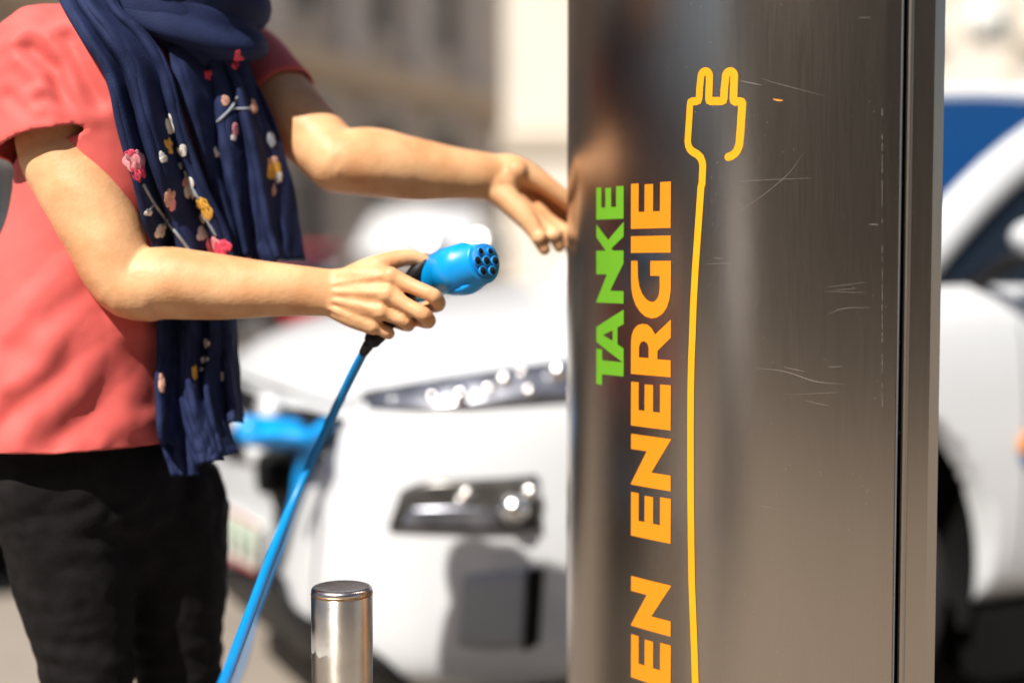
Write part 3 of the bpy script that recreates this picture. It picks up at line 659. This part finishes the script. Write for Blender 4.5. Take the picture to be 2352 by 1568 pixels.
# ------------------------------------------------------------------ person
P_ = empty('person', at(240, 1200, 1.97)*1.0, label='woman in coral top and black jeans holding the blue plug, reaching behind the column', cat='person')
P_.location = (at(300, 1200, 1.98).x, 1.98, 0); bpy.context.view_layer.update()
def pp(o): o.matrix_parent_inverse = P_.matrix_world.inverted(); return o
LR = Vector((.48, .88, 0)).normalized(); FW = Vector((.88, -.48, 0)).normalized()
shR, elR, wrR = at(92, 150, 1.90), at(290, 648, 1.85), at(762, 672, 1.865)
shL, elL, wrL = at(556, 150, 2.13), at(775, 372, 2.0), at(1150, 410, 2.07)
torso = [(1000, 205, 1.98, .14, .095), (800, 215, 1.98, .14, .10), (620, 245, 1.985, .135, .098), (430, 290, 1.99, .145, .11), (280, 320, 1.995, .155, .115), (150, 340, 2.0, .155, .10), (60, 350, 2.0, .11, .075)]
def body_bm():
    bm = bmesh.new()
    tube(bm, [at(x, y, d) for y, x, d, a, b in torso], [(a, b) for *_, a, b in torso], ref=FW, seg=28)
    tube(bm, [at(352, 50, 2.0), at(380, -60, 1.965), at(425, -150, 1.92)], [.06, .052, .055], ref=FW)
    # head
    hc = at(455, -250, 1.90)
    bmR = Matrix((LR, FW, Vector((0,0,1)))).transposed()
    ball(bm, hc+Vector((0,0,.025)), (.073, .092, .095), 28, bmR); ball(bm, hc+FW*.022-Vector((0,0,.050)), (.046, .058, .052), 24, bmR)
    tube(bm, [hc+FW*.082+Vector((0,0,.025)), hc+FW*.090-Vector((0,0,.003)), hc+FW*.094-Vector((0,0,.014))], [.008, .010, .012])
    for s in (1, -1): ball(bm, hc+LR*(.074*s)-FW*.005, (.010, .018, .03), 12, bmR)
    # near arm
    tube(bm, [shR+Vector((.02,.02,0)), at(140, 330, 1.885), at(184, 430, 1.872), at(236, 540, 1.86), elR, elR.lerp(wrR, .12)-Vector((0,0,.004))], [.056, .057, .058, .053, .044, .046], ref=(0,1,0), seg=40)
    tube(bm, [elR, elR.lerp(wrR, .18)+Vector((0,0,.002)), elR.lerp(wrR, .4), elR.lerp(wrR, .7), wrR], [.041, .0475, .044, .036, (.023, .0315)], ref=(0,0,1), seg=40)
    # far arm
    tube(bm, [shL, shL.lerp(elL, .45), elL], [.054, .052, .043], seg=40)
    tube(bm, [elL, elL.lerp(wrL, .2)+Vector((0,0,.004)), elL.lerp(wrL, .45), elL.lerp(wrL, .8), wrL], [.043, .049, .045, .036, (.024, .033)], ref=(0,0,1), seg=40)
    # legs inside the jeans
    for hp, kn, an in legs: tube(bm, [hp, hp.lerp(kn, .5), kn, kn.lerp(an, .35), an], [.072, .064, .05, .05, .034]); tube(bm, [an-Vector((0,0,.02)), an+FW*.12-Vector((0,0,.055))], [(.032,.03),(.035,.02)])
    tube(bm, [at(215, 1010, 1.985), at(240, 1110, 1.99), at(260, 1200, 1.995)], [(.14, .095), (.145, .095), (.11, .08)], ref=FW, seg=28)
    return bm
legs = [(at(150, 1190, 1.93), at(212, 1600, 1.93), at(200, 2235, 1.97)), (at(374, 1190, 2.04), at(420, 1600, 2.06), at(440, 2150, 2.08))]

# near hand round the grip
def hand_near(bm):
    mcp = [at(898, 634, 1.838), at(888, 676, 1.832), at(874, 715, 1.834), at(858, 748, 1.842)]
    for i, m_ in enumerate(mcp):
        st = wrR+Vector((0, -.002, .016-.011*i)); tube(bm, [st, st.lerp(m_, .5)+Vector((0, -.004, 0)), m_], [(.013, .016), (.0125, .0155), (.0115, .0125)], ref=(0,0,1), seg=14)
    tube(bm, [wrR, wrR.lerp(mcp[1], .55)+Vector((0, .006, 0)), mcp[1]+Vector((-.01, .008, 0))], [(.02, .030), (.018, .036), (.012, .034)], ref=(0,0,1), seg=18)
    pip = [at(996, 680, 1.826), at(972, 722, 1.826), at(930, 738, 1.836), at(888, 762, 1.846)]
    dip = [at(1006, 700, 1.850), at(984, 740, 1.848), at(938, 748, 1.856), at(892, 766, 1.862)]
    tip = [at(975, 706, 1.876), at(950, 735, 1.874), at(910, 742, 1.876), at(872, 758, 1.874)]
    rr = [.0105, .0105, .0098, .0088]
    for a, b_, c, d, r in zip(mcp, pip, dip, tip, rr):
        tube(bm, [a, a.lerp(b_, .5), b_, c, d], [r*1.12, r*.98, r*1.02, r*.9, r*.74], ref=(0,0,1), seg=12, sub=4)
    for i, (m_, r) in enumerate(zip(mcp, (.0125, .0125, .0118, .0105))):
        ball(bm, m_+Vector((0, -.0022, .0)), r, 14)
        a0 = wrR+Vector((-.02, -.0125, .009-.007*i)); tube(bm, [a0, a0.lerp(m_, .62)+Vector((0, -.0085, .001)), m_+Vector((-.004, -.0088, .002))], [.0030, .0032, .0040], seg=10)
    for pt_, r in zip(pip, (.0113, .011, .0104, .0093)): ball(bm, pt_, r, 12)
    ball(bm, at(752, 690, 1.852), (.014, .010, .012), 12)
    # thumb over the top
    tube(bm, [wrR+Vector((.012, .004, .014)), at(850, 622, 1.86), at(905, 598, 1.862), at(948, 592, 1.866), at(985, 604, 1.868)], [.017, .0175, .0125, .0108, .0085], seg=14)
    tube(bm, [at(850, 630, 1.858), at(890, 640, 1.852)], [.016, .013], seg=12)
def hand_far(bm):
    wr = wrL
    tube(bm, [wr-Vector((.02, 0, 0)), at(1162, 412, 2.075), at(1205, 430, 2.09)], [(.024, .034), (.024, .034), (.016, .024)], ref=(0,0,1), seg=18)
    tube(bm, [at(1172, 428, 2.082), at(1215, 445, 2.095), at(1268, 474, 2.105), at(1335, 525, 2.12)], [(.016, .022), (.014, .028), (.012, .034), (.012, .034)], ref=(.4, 0, .9), seg=16)
    # upper edge of the hand and the index finger going behind the column
    tube(bm, [at(1130, 388, 2.07), at(1180, 388, 2.068), at(1238, 414, 2.07), at(1290, 452, 2.075), at(1345, 505, 2.085)], [.020, .0205, .0165, .0135, .0105], seg=18)
    # thumb and bent fingers below the hollow of the palm
    F_ = [([(1132, 432, 2.06), (1170, 462, 2.048), (1208, 503, 2.038), (1234, 540, 2.032), (1250, 572, 2.034)], [.022, .020, .0165, .0138, .0105]),
          ([(1185, 465, 2.062), (1238, 512, 2.055), (1272, 540, 2.048), (1284, 566, 2.050)], [.016, .0145, .0125, .0098]),
          ([(1210, 460, 2.085), (1262, 510, 2.075), (1306, 540, 2.068), (1314, 578, 2.068)], [.015, .0135, .0122, .0100])]
    for pts, r in F_: tube(bm, [at(*q) for q in pts], [r[0]]+[v_*.92 for v_ in r[1:]], seg=16, sub=4)
    for q, r in (((1138, 424, 2.062), .026), ((1162, 415, 2.066), .027), ((1150, 395, 2.066), .022)): ball(bm, at(*q), r, 16)
    for q, r in (((1238, 545, 2.028), .0128), ((1272, 540, 2.045), .0125), ((1186, 392, 2.056), .0185)): ball(bm, at(*q), r, 12)
bm = body_bm(); hand_near(bm); hand_far(bm)
bm = remesh(bm, .0026, 7, .5)
# tendons, skin creases
for v in bm.verts:
    co = v.co; d = noise.noise(Vector((co.x*60, co.y*60, co.z*60)))*.0003+noise.noise(Vector((co.x*14, co.y*22, co.z*26)))*.0018
    v.co = co+v.normal*d
pp(link('body', bm, 'skin', P_, recalc=False))
# face and hair
hc = at(455, -250, 1.90); bmR = Matrix((LR, FW, Vector((0,0,1)))).transposed()
for s in (1, -1):
    bm = bmesh.new(); ball(bm, hc+FW*.0725+LR*(.031*s)+Vector((0,0,.022)), .0125, 16); e = pp(link('eye', bm, 'eye', P_))
    bm = bmesh.new(); ball(bm, hc+FW*.0815+LR*(.031*s)+Vector((0,0,.022)), .0052, 12); ir = link('iris', bm, 'iris', e); ir.matrix_parent_inverse = Matrix.Identity(4)
bm = bmesh.new(); ball(bm, hc+FW*.0745-Vector((0,0,.045)), (.021, .007, .0055), 16, bmR); pp(link('mouth', bm, 'lip', P_))
bm = bmesh.new(); ball(bm, hc-FW*.018+Vector((0,0,.045)), (.092, .102, .095), 28, bmR); ball(bm, hc-FW*.045-Vector((0,0,.05)), (.104, .07, .125), 24, bmR)
bm = remesh(bm, .005, 4)
for v in bm.verts: v.co += v.normal*noise.noise(Vector((v.co.x*70, v.co.y*70, v.co.z*12)))*.006
pp(link('hair', bm, 'hair', P_, recalc=False))

# --- coral top
def ridge(p, dirv, across, along, seed=0):
    t = Vector(dirv).normalized(); a = p.dot(t); q = p-t*a
    return noise.noise(Vector((q.x*across+seed, q.y*across+a*along, q.z*across-seed)))
bm = bmesh.new()
tor = [(1060, 205, 1.975, .196, .142), (1000, 208, 1.975, .190, .138), (860, 205, 1.975, .182, .132), (700, 222, 1.98, .170, .125), (560, 262, 1.985, .158, .12), (400, 300, 1.99, .168, .13), (250, 322, 1.995, .178, .125), (130, 338, 2.0, .176, .105), (50, 348, 2.0, .13, .085), (0, 356, 2.0, .085, .075)]
tube(bm, [at(x, y, d) for y, x, d, a, b in tor], [(a, b) for *_, a, b in tor], ref=FW, seg=36)
sR1 = at(112, 240, 1.888); sR2 = at(132, 334, 1.880)
tube(bm, [shR.lerp(at(330, 100, 2.0), .35)+Vector((0,0,.005)), shR+Vector((.004, 0, .008)), sR1, sR2], [.062, .070, .070, (.082, .080)], seg=28, flat=True)
sL1 = shL.lerp(elL, .25); sL2 = shL.lerp(elL, .43)
tube(bm, [shL.lerp(at(340, 100, 2.0), .35), shL+Vector((0,0,.004)), sL1, sL2], [.058, .062, .062, .061], seg=28, flat=True)
bm = remesh(bm, .0055, 8, .5)
aR = (elR-shR).normalized(); aL = (elL-shL).normalized()
nR = (sR2-sR1).normalized(); cutR = sR2; nL = (sL2-sL1).normalized(); cutL = sL2
hem = at(200, 1004, 1.97).z
bmesh.ops.bisect_plane(bm, geom=bm.verts[:]+bm.edges[:]+bm.faces[:], plane_co=(0, 0, hem), plane_no=(0, 0, -1), clear_outer=True)
bm.normal_update()
def cutaway(c, n_, rad):
    fs = [f_ for f_ in bm.faces if f_.normal.dot(n_) > .45 and -.022 < (f_.calc_center_median()-c).dot(n_) < .01 and ((f_.calc_center_median()-c)-n_*(f_.calc_center_median()-c).dot(n_)).length < rad]
    bmesh.ops.delete(bm, geom=fs, context='FACES')
cutaway(cutR, nR, .09); cutaway(cutL, nL, .085)
# keep the largest piece
bmesh.ops.delete(bm, geom=[v for v in bm.verts if not v.link_faces], context='VERTS')
seen = set(); best = []
for v in bm.verts:
    if v in seen: continue
    st_ = [v]; comp = []
    seen.add(v)
    while st_:
        a = st_.pop(); comp.append(a)
        for e in a.link_edges:
            o_ = e.other_vert(a)
            if o_ not in seen: seen.add(o_); st_.append(o_)
    if len(comp) > len(best): best = comp
bs = set(best); bmesh.ops.delete(bm, geom=[v for v in bm.verts if v not in bs], context='VERTS')
bm.normal_update()
def C2(pts): return [Vector((at(x, y, 1.86).x, at(x, y, 1.86).z)) for x, y in pts]
CREASE = [(C2([(85, 117), (144, 164), (169, 239), (219, 319)]), .009, .010), (C2([(169, 95), (199, 164), (239, 239)]), .009, .011), (C2([(134, 279), (189, 294), (224, 324)]), .006, .006), (C2([(120, 240), (209, 304)]), .007, .007), (C2([(40, 230), (110, 290), (180, 318)]), .004, .008),
          (C2([(215, 660), (124, 746), (60, 800)]), .012, .014), (C2([(250, 720), (157, 851), (70, 930)]), .011, .016), (C2([(290, 810), (240, 926), (150, 1001)]), .011, .015), (C2([(94, 814), (10, 880)]), .008, .012), (C2([(60, 560), (20, 640), (-20, 700)]), .010, .012), (C2([(150, 560), (60, 640)]), .010, .012), (C2([(60, 930), (20, 1010)]), .006, .01), (C2([(330, 700), (345, 830), (330, 930)]), .008, .012)]
for v in bm.verts:
    co = v.co.copy()
    low = max(0, min(1, (at(200, 350, 1.95).z-co.z)/.15))
    near = 1/(1+((co-at(215, 330, 1.87)).length/.10)**2)
    d = low*(.008*ridge(co, (.75, -.1, .65), 12, 1.6)+.001*ridge(co, (.7, 0, .7), 26, 3, 5))
    d += .003*ridge(co, (.6, 0, -.7), 18, 2, 9)
    # creases
    for (cp, A_, w_) in CREASE:
        dm = 9
        if abs(co.y-1.87) > .14: break
        for p, q in zip(cp, cp[1:]):
            ab = q-p; ap = Vector((co.x-p.x, co.z-p.y)); t_ = max(0, min(1, ap.dot(ab)/ab.dot(ab))); dm = min(dm, (ap-ab*t_).length)
        if dm < w_*4: A2 = A_*(1.05*max(0, min(1, (co.z-cutR.z-.012)/.05)) if cp[0].y > CREASE[5][0][0].y+.05 else .62); w2 = w_*(1 if cp[0].y > CREASE[5][0][0].y+.05 else 1.25); d += -A2*math.exp(-(dm/w2)**2)+.5*A2*math.exp(-((dm-2.1*w2)/w2)**2)
    d += .0006*noise.noise(co*60)
    # gathers above the hem
    hh = max(0, 1-(co.z-hem)/.03); d += hh*.004*noise.noise(co*45)
    v.co = co+v.normal*d
for _ in range(2): bmesh.ops.smooth_vert(bm, verts=[v for v in bm.verts if not v.is_boundary], factor=.4, use_axis_x=True, use_axis_y=True, use_axis_z=True)
for _ in range(6):
    new = {}
    for v in bm.verts:
        if v.is_boundary:
            nb = [e.other_vert(v) for e in v.link_edges if e.is_boundary]
            if len(nb) == 2: new[v] = v.co*.4+(nb[0].co+nb[1].co)*.3
    for v, c in new.items(): v.co = c
top = pp(link('coral_top', bm, 'shirt', P_, recalc=False))
sd = top.modifiers.new('s', 'SOLIDIFY'); sd.thickness = .0028; sd.offset = -1; modmesh(top)

# --- jeans
bm = bmesh.new()
tube(bm, [at(208, 950, 1.985), at(212, 1000, 1.985), at(228, 1090, 1.985), at(262, 1190, 1.99), at(272, 1230, 1.99)], [(.158, .108), (.166, .112), (.170, .116), (.145, .105), (.10, .085)], ref=FW, seg=32)
for i, (hp, kn, an) in enumerate(legs):
    tube(bm, [hp+Vector((0, 0, .02)), hp.lerp(kn, .35), hp.lerp(kn, .7), kn, kn.lerp(an, .4), an+Vector((0,0,.03))], [.094, .083, .068, .061, .057, .052], seg=24)
bm = remesh(bm, .006, 5)
for v in bm.verts:
    co = v.co; kn = min((co-l[1]).length for l in legs); g_ = 1/(1+(kn/.10)**2); cz = max(0, 1-abs(co.z-legs[0][0].z-.02)/.10)
    v.co = co+v.normal*(.006*cz*ridge(co, (.95, 0, .2), 40, 4)+.008*g_*noise.noise(Vector((co.x*14, co.y*14, co.z*48)))+.004*noise.noise(Vector((co.x*12, co.y*12, co.z*9)))+.0014*noise.noise(co*55))
pp(link('jeans', bm, 'jeans', P_, recalc=False))
for hp, kn, an in legs:
    bm = bmesh.new(); a0 = Vector((an.x, an.y, 0)); tube(bm, [a0-FW*.04+Vector((0,0,.05)), a0+FW*.05+Vector((0,0,.045)), a0+FW*.15+Vector((0,0,.035))], [(.038, .046), (.042, .042), (.036, .032)], ref=(0,0,1)); pp(link('shoe', bm, 'shoe', P_))

# --- scarf
SCF = empty('scarf', (at(420, 300, 1.95).x, 1.95, 0), label='long navy scarf with embroidered blossoms looped round the woman\'s neck', cat='scarf'); bpy.context.view_layer.update()
def sp_(o): o.matrix_parent_inverse = SCF.matrix_world.inverted(); return o
scarf_obs = []
TOPB = BVHTree.FromObject(top, bpy.context.evaluated_depsgraph_get())
def cloth(name, left, right, folds, amp, seed, D0=None, th=.004, nx=60, m='scarf', bow=.02):
    a = spline([at(*p) for p in left], 12); b_ = spline([at(*p) for p in right], 12); n = len(a); g = []
    for i in range(n):
        t = i/(n-1); row = []; w = (b_[i]-a[i]); perp = Vector((0, -1, .15))
        for j in range(nx+1):
            u = j/nx; q = a[i].lerp(b_[i], u)
            ph = u*folds*2*math.pi+seed+1.8*noise.noise(Vector((t*2.2, u*2+seed, seed)))
            dep = amp*(math.sin(ph)+.4*math.sin(ph*2.1+seed*2))*(1-.25*math.sin(t*5+seed))+bow*4*u*(1-u)
            dep += .006*noise.noise(Vector((u*7, t*9, seed)))+.0013*noise.noise(Vector((u*14, t*20, seed)))
            q = q+w.normalized()*(.25*amp*math.cos(ph)); dv = (q-CAMP).normalized(); hh = TOPB.ray_cast(CAMP, dv)
            if hh[0] is not None and hh[3] < (q-CAMP).length+.016: q = hh[0]-dv*.016
            row.append(q+perp*(dep+.5*amp))
        g.append(row)
    bm = bmesh.new(); grid(bm, g); o = sp_(link(name, bm, m, SCF))
    sd = o.modifiers.new('s', 'SOLIDIFY'); sd.thickness = th; modmesh(o); scarf_obs.append(o); return o
cloth('near_drape', [(135, -60, 1.95), (148, 10, 1.92), (203, 110, 1.895), (243, 180, 1.885), (272, 305, 1.88), (322, 465, 1.885), (358, 590, 1.90), (362, 700, 1.92)],
      [(265, -50, 1.92), (285, 30, 1.89), (352, 95, 1.88), (398, 170, 1.88), (430, 285, 1.885), (482, 430, 1.90), (540, 560, 1.92), (560, 700, 1.93)], 2.3, .012, .4)
cloth('far_drape', [(420, 60, 1.93), (450, 120, 1.93), (484, 180, 1.935), (498, 350, 1.94), (540, 480, 1.945), (570, 575, 1.95), (600, 612, 1.955)],
      [(540, 60, 1.97), (552, 120, 1.965), (580, 180, 1.97), (622, 262, 1.97), (650, 350, 1.975), (675, 480, 1.98), (694, 596, 1.98)], 1.6, .010, 2.2)
cloth('drape_shade', [(385, 110, 1.925), (432, 280, 1.925), (486, 440, 1.93), (545, 600, 1.945)], [(560, 110, 1.95), (598, 250, 1.955), (600, 400, 1.955), (604, 598, 1.965)], 2.2, .008, 6.3)  # navy layer added between the drapes in place of the dark shade there
# lower end: four hanging folds, each its own depth
cloth('hanging_end', [(362, 690, 1.945), (368, 800, 1.94), (368, 900, 1.935), (375, 1000, 1.93), (402, 1092, 1.93)],
      [(440, 690, 1.94), (445, 800, 1.935), (450, 900, 1.93), (455, 1010, 1.925), (455, 1092, 1.925)], 1.0, .008, 1.2)
cloth('hanging_end', [(405, 690, 1.93), (408, 780, 1.925), (412, 900, 1.92), (430, 1000, 1.915), (452, 1070, 1.915)],
      [(470, 690, 1.93), (470, 780, 1.92), (480, 900, 1.915), (500, 1000, 1.91), (515, 1056, 1.91)], .8, .008, 4.6)
cloth('hanging_end', [(455, 690, 1.94), (458, 800, 1.93), (455, 900, 1.925), (470, 1000, 1.92), (490, 1062, 1.92)],
      [(535, 690, 1.94), (525, 800, 1.935), (512, 900, 1.93), (530, 1000, 1.93), (548, 1040, 1.93)], 1.2, .008, 3.0)
cloth('hanging_end', [(500, 690, 1.95), (510, 760, 1.95), (512, 850, 1.945), (522, 940, 1.945), (530, 970, 1.945)],
      [(545, 690, 1.955), (543, 760, 1.95), (548, 850, 1.95), (555, 940, 1.95), (556, 970, 1.95)], .8, .006, 5.1)
# thick loop round the neck
bm = bmesh.new()
loop = []
nc = at(385, -20, 1.985)
for k in range(25):
    a = 2*math.pi*k/24; q = nc+FW*(.105*math.cos(a))+LR*(.115*math.sin(a)); q.z += -.045*math.cos(a)+.02
    loop.append(q)
def ringtube(center, rx, ry, zt, ra, rb, seed):
    bmx = bmesh.new(); N = 96; Mm = 28; g = []
    for k in range(N):
        a = 2*math.pi*k/N; c = center+FW*(rx*math.cos(a))+LR*(ry*math.sin(a)); c.z += -zt*math.cos(a)
        rad = (FW*math.cos(a)+LR*math.sin(a)).normalized(); row = []
        for j in range(Mm):
            th = 2*math.pi*j/Mm; f_ = 1+.20*math.sin(th*4+seed+1.5*math.sin(a+seed))+.12*noise.noise(Vector((math.cos(a)*2, math.sin(a)*2, j*.5+seed)))
            row.append(c+rad*(ra*math.cos(th)*f_)+Vector((0, 0, 1))*(rb*math.sin(th)*f_))
        g.append(row)
    g.append(g[0]); grid(bmx, g, closed=True); bmesh.ops.remove_doubles(bmx, verts=bmx.verts[:], dist=1e-6); o = sp_(link('neck_loop', bmx, 'scarf', SCF)); scarf_obs.append(o); return o
ringtube(at(385, -30, 1.985), .098, .098, .036, .036, .055, .3)
ringtube(at(392, 20, 1.98), .100, .092, .050, .030, .040, 2.1)
# embroidery: each blossom is a little raised cluster of petals
trees = []
dg = bpy.context.evaluated_depsgraph_get()
for o in scarf_obs: trees.append((BVHTree.FromObject(o, dg), o.matrix_world.copy()))
bpy.context.view_layer.update()
def onscarf(x, y):
    d = ray(x, y).normalized(); best = None
    for t, mw in trees:
        h = t.ray_cast(CAMP, d)
        if h[0] is not None and (best is None or h[3] < best[2]): best = (h[0], h[1] if h[1].dot(d) < 0 else -h[1], h[3])
    return best
def blossom(x, y, w, h_, m, n=6, parent_name='blossom'):
    bm = bmesh.new(); ok = False
    n = n+9
    for k in range(n):
        a = 2*math.pi*k/n+random.random(); rr_ = random.uniform(.1, .75)
        hh = onscarf(x+w*.5*rr_*2*math.cos(a)*.6, y+h_*.5*rr_*2*math.sin(a)*.6)
        if not hh: continue
        ok = True; nrm = hh[1]; q = nrm.to_track_quat('Z', 'Y').to_matrix()
        s = 2.9/FPX
        ball(bm, hh[0]+nrm*.0005, (w*s*(.17+.1*random.random()), h_*s*(.15+.1*random.random()), .0005), 10, q)
    if ok:
        o = sp_(link(parent_name, bm, m, SCF))
    else: bm.free()
def stem(pts, w=.0017, m='fl_stem'):
    P = []
    a = spline([Vector(p) for p in pts], 6)
    for q in a:
        h = onscarf(q.x, q.y)
        if h: P.append(h[0]+h[1]*.0001)
    if len(P) > 3: bm = bmesh.new(); tube(bm, P, w, seg=8, lin=True); sp_(link('stem', bm, m, SCF))
for b_ in ((308, 372, 34, 40, 'fl_rose', 7), (318, 392, 30, 40, 'fl_pink', 6), (300, 352, 24, 16, 'fl_pink', 4), (322, 375, 24, 40, 'fl_rose', 6), (390, 286, 18, 36, 'fl_white', 5), (386, 330, 16, 22, 'fl_gold', 4), (392, 345, 12, 16, 'fl_gold', 3), (374, 362, 16, 22, 'fl_white', 4), (418, 348, 20, 26, 'fl_white', 5),
           (432, 432, 26, 44, 'fl_white', 7), (425, 420, 14, 20, 'fl_rose', 4), (463, 470, 26, 26, 'fl_gold', 6), (475, 490, 24, 30, 'fl_gold', 6), (470, 500, 20, 22, 'fl_white', 5), (392, 455, 20, 34, 'fl_peach', 6), (396, 470, 16, 22, 'fl_rose', 5), (368, 528, 26, 28, 'fl_white', 6), (372, 532, 14, 14, 'fl_peach', 4), (340, 488, 16, 14, 'fl_white', 4),
           (462, 535, 26, 28, 'fl_white', 6), (488, 565, 34, 40, 'fl_rose', 6), (508, 575, 40, 44, 'fl_pink', 8), (498, 590, 40, 30, 'fl_pink', 6), (448, 590, 20, 20, 'fl_peach', 4), (414, 380, 12, 16, 'fl_stem', 3),
           (632, 385, 26, 34, 'fl_gold', 6), (626, 372, 20, 22, 'fl_peach', 5), (622, 398, 20, 30, 'fl_gold', 5), (640, 405, 16, 24, 'fl_white', 4), (628, 438, 12, 26, 'fl_peach', 4), (540, 300, 14, 30, 'fl_rose', 4), (536, 316, 12, 14, 'fl_white', 3), (498, 350, 14, 24, 'fl_white', 4), (582, 248, 16, 28, 'fl_peach', 4), (518, 232, 18, 18, 'fl_peach', 4),
           (545, 132, 20, 26, 'fl_pink', 5), (540, 150, 14, 18, 'fl_pink', 4), (478, 172, 16, 20, 'fl_pink', 4), (622, 320, 18, 30, 'fl_stem', 4), (470, 825, 20, 14, 'fl_white', 4), (447, 855, 10, 26, 'fl_gold', 4), (462, 848, 8, 10, 'fl_white', 3), (475, 790, 12, 20, 'fl_white', 3), (510, 862, 8, 18, 'fl_white', 3), (372, 880, 12, 40, 'fl_peach', 5)):
    blossom(*b_)
stem([(330, 425), (352, 465), (382, 505), (420, 555), (438, 580)], .0023); stem([(385, 505), (372, 520)]); stem([(352, 470), (342, 484)]); stem([(425, 395), (436, 420), (455, 455)], .002); stem([(478, 510), (495, 540)], .002); stem([(500, 280), (530, 250), (545, 225)], .002); stem([(530, 250), (575, 250)], .0018)

# ------------------------------------------------------------------ plug in the hand
PG = empty('charging_plug', at(1050, 620, 1.85), label='bright blue charging plug held in the woman\'s hand', cat='plug'); bpy.context.view_layer.update()
def gp(o): o.matrix_parent_inverse = PG.matrix_world.inverted(); return o
fc = at(1113, 600, 1.815)
ax = Vector((.68, -.66, .17)).normalized()
up = (Vector((0, 0, 1))-ax*ax.z).normalized(); sx = ax.cross(up)
def prof_tube(name, m, items, seg=40):
    bm = bmesh.new(); g = []
    for c, a, b_, fl in items:
        row = []
        for k in range(seg):
            t = 2*math.pi*k/seg; s_ = math.sin(t); c_ = math.cos(t)
            yy = b_*s_
            if fl and s_ > .72: yy = b_*.72+ (b_*s_-b_*.72)*.25
            row.append(c+sx*(a*c_)+up*yy)
        g.append(row)
    V = grid(bm, g, closed=True); bm.faces.new(V[0][::-1]); bm.faces.new(V[-1]); return gp(link(name, bm, m, PG))
R0 = .0285
it = []
bk = at(985, 622, 1.872)
Lh = (bk-fc)
for t, a, b_, o_ in ((0, .94, .94, 0), (.02, 1, 1, 0), (.30, 1.0, 1.0, 0), (.31, 1.07, 1.07, 0), (.66, 1.08, 1.10, -.001), (.675, 1.02, 1.04, -.001), (.88, .94, .98, -.002), (1.0, .80, .84, -.005), (1.08, .62, .66, -.006)):
    it.append((fc-ax*(.105*t)+up*o_, R0*a, R0*b_, t < .3))
head = prof_tube('connector_head', 'blue', it)
# sleeve face with seven pin holes
bm = bmesh.new(); disc(bm, fc+ax*.0006, ax, R0*.80, .003, 40); gp(link('face_insert', bm, 'bluedk', PG))
def fpt(u, v, o_): return fc+sx*(-u)+up*v+ax*o_
for u, v, r in ((-.0085, .0125, .0036), (.0085, .0125, .0036), (-.0155, 0, .0048), (0, 0, .0048), (.0155, 0, .0048), (-.0085, -.0130, .0048), (.0085, -.0130, .0048)):
    bm = bmesh.new(); 
    N = 20; g = []
    q = fpt(u, v, .003)
    for rr_, dd in ((r*1.38, -.001), (r*1.4, .0006), (r*1.3, .0012), (r, .0012), (r, -.002)):
        g.append([q+sx*(rr_*math.cos(2*math.pi*k/N))+up*(rr_*math.sin(2*math.pi*k/N))+ax*dd for k in range(N)])
    grid(bm, g, closed=True); pin = gp(link('pin_sleeve', bm, 'blue', PG))
    bm = bmesh.new(); disc(bm, q+ax*.0012, ax, r*1.02, .001, 20); ph_ = link('pin_hole', bm, 'gap', pin); ph_.matrix_parent_inverse = pin.matrix_parent_inverse.copy()
    ph_.matrix_parent_inverse = Matrix.Identity(4)
# lower ridge of the connector
bm = bmesh.new(); tube(bm, [fc-ax*.012-up*.024, fc-ax*.035-up*.029, fc-ax*.06-up*.027], [(.014, .006), (.016, .008), (.014, .008)], ref=up); gp(link('latch_guide', bm, 'blue', PG))
bend = fc-ax*.105-up*.006
gr = [bend+ax*.012, bend-ax*.012-up*.008, at(935, 672, 1.872), at(895, 722, 1.868), at(866, 765, 1.862), at(858, 778, 1.858)]
bm = bmesh.new(); tube(bm, gr[:3], [(.019, .020), (.017, .018), (.0150, .0160)]); gp(link('neck', bm, 'blue', PG))
bm = bmesh.new(); tube(bm, gr[2:], [.0158, .0155, .014, .012]); tube(bm, [at(975, 606, 1.866), at(960, 624, 1.868), at(945, 645, 1.870)], [.009, .012, .012]); gp(link('grip', bm, 'black', PG))
bm = bmesh.new(); tube(bm, [at(862, 772, 1.86), at(848, 790, 1.862), at(836, 808, 1.868)], [.0085, .0078, .0066], seg=20); gp(link('cable_boot', bm, 'black', PG))
bm = bmesh.new()
cb_ = [at(838, 805, 1.867), at(815, 848, 1.895), at(775, 930, 1.94), at(722, 1045, 1.99), at(668, 1165, 1.97), at(622, 1280, 1.87), at(570, 1420, 1.71), at(515, 1568, 1.52), at(445, 1750, 1.36)]
lastp = cb_[-1]; cb_ += [Vector((lastp.x-.06, 1.42, .3)), Vector((lastp.x-.02, 1.45, .06)), Vector((lastp.x+.25, 1.6, .012)), Vector((.25, 2.2, .012))]
tube(bm, cb_, [.0056]+[.0062]*3+[.0070]*(len(cb_)-4), seg=20, sub=8); gp(link('cable', bm, 'cable', PG))
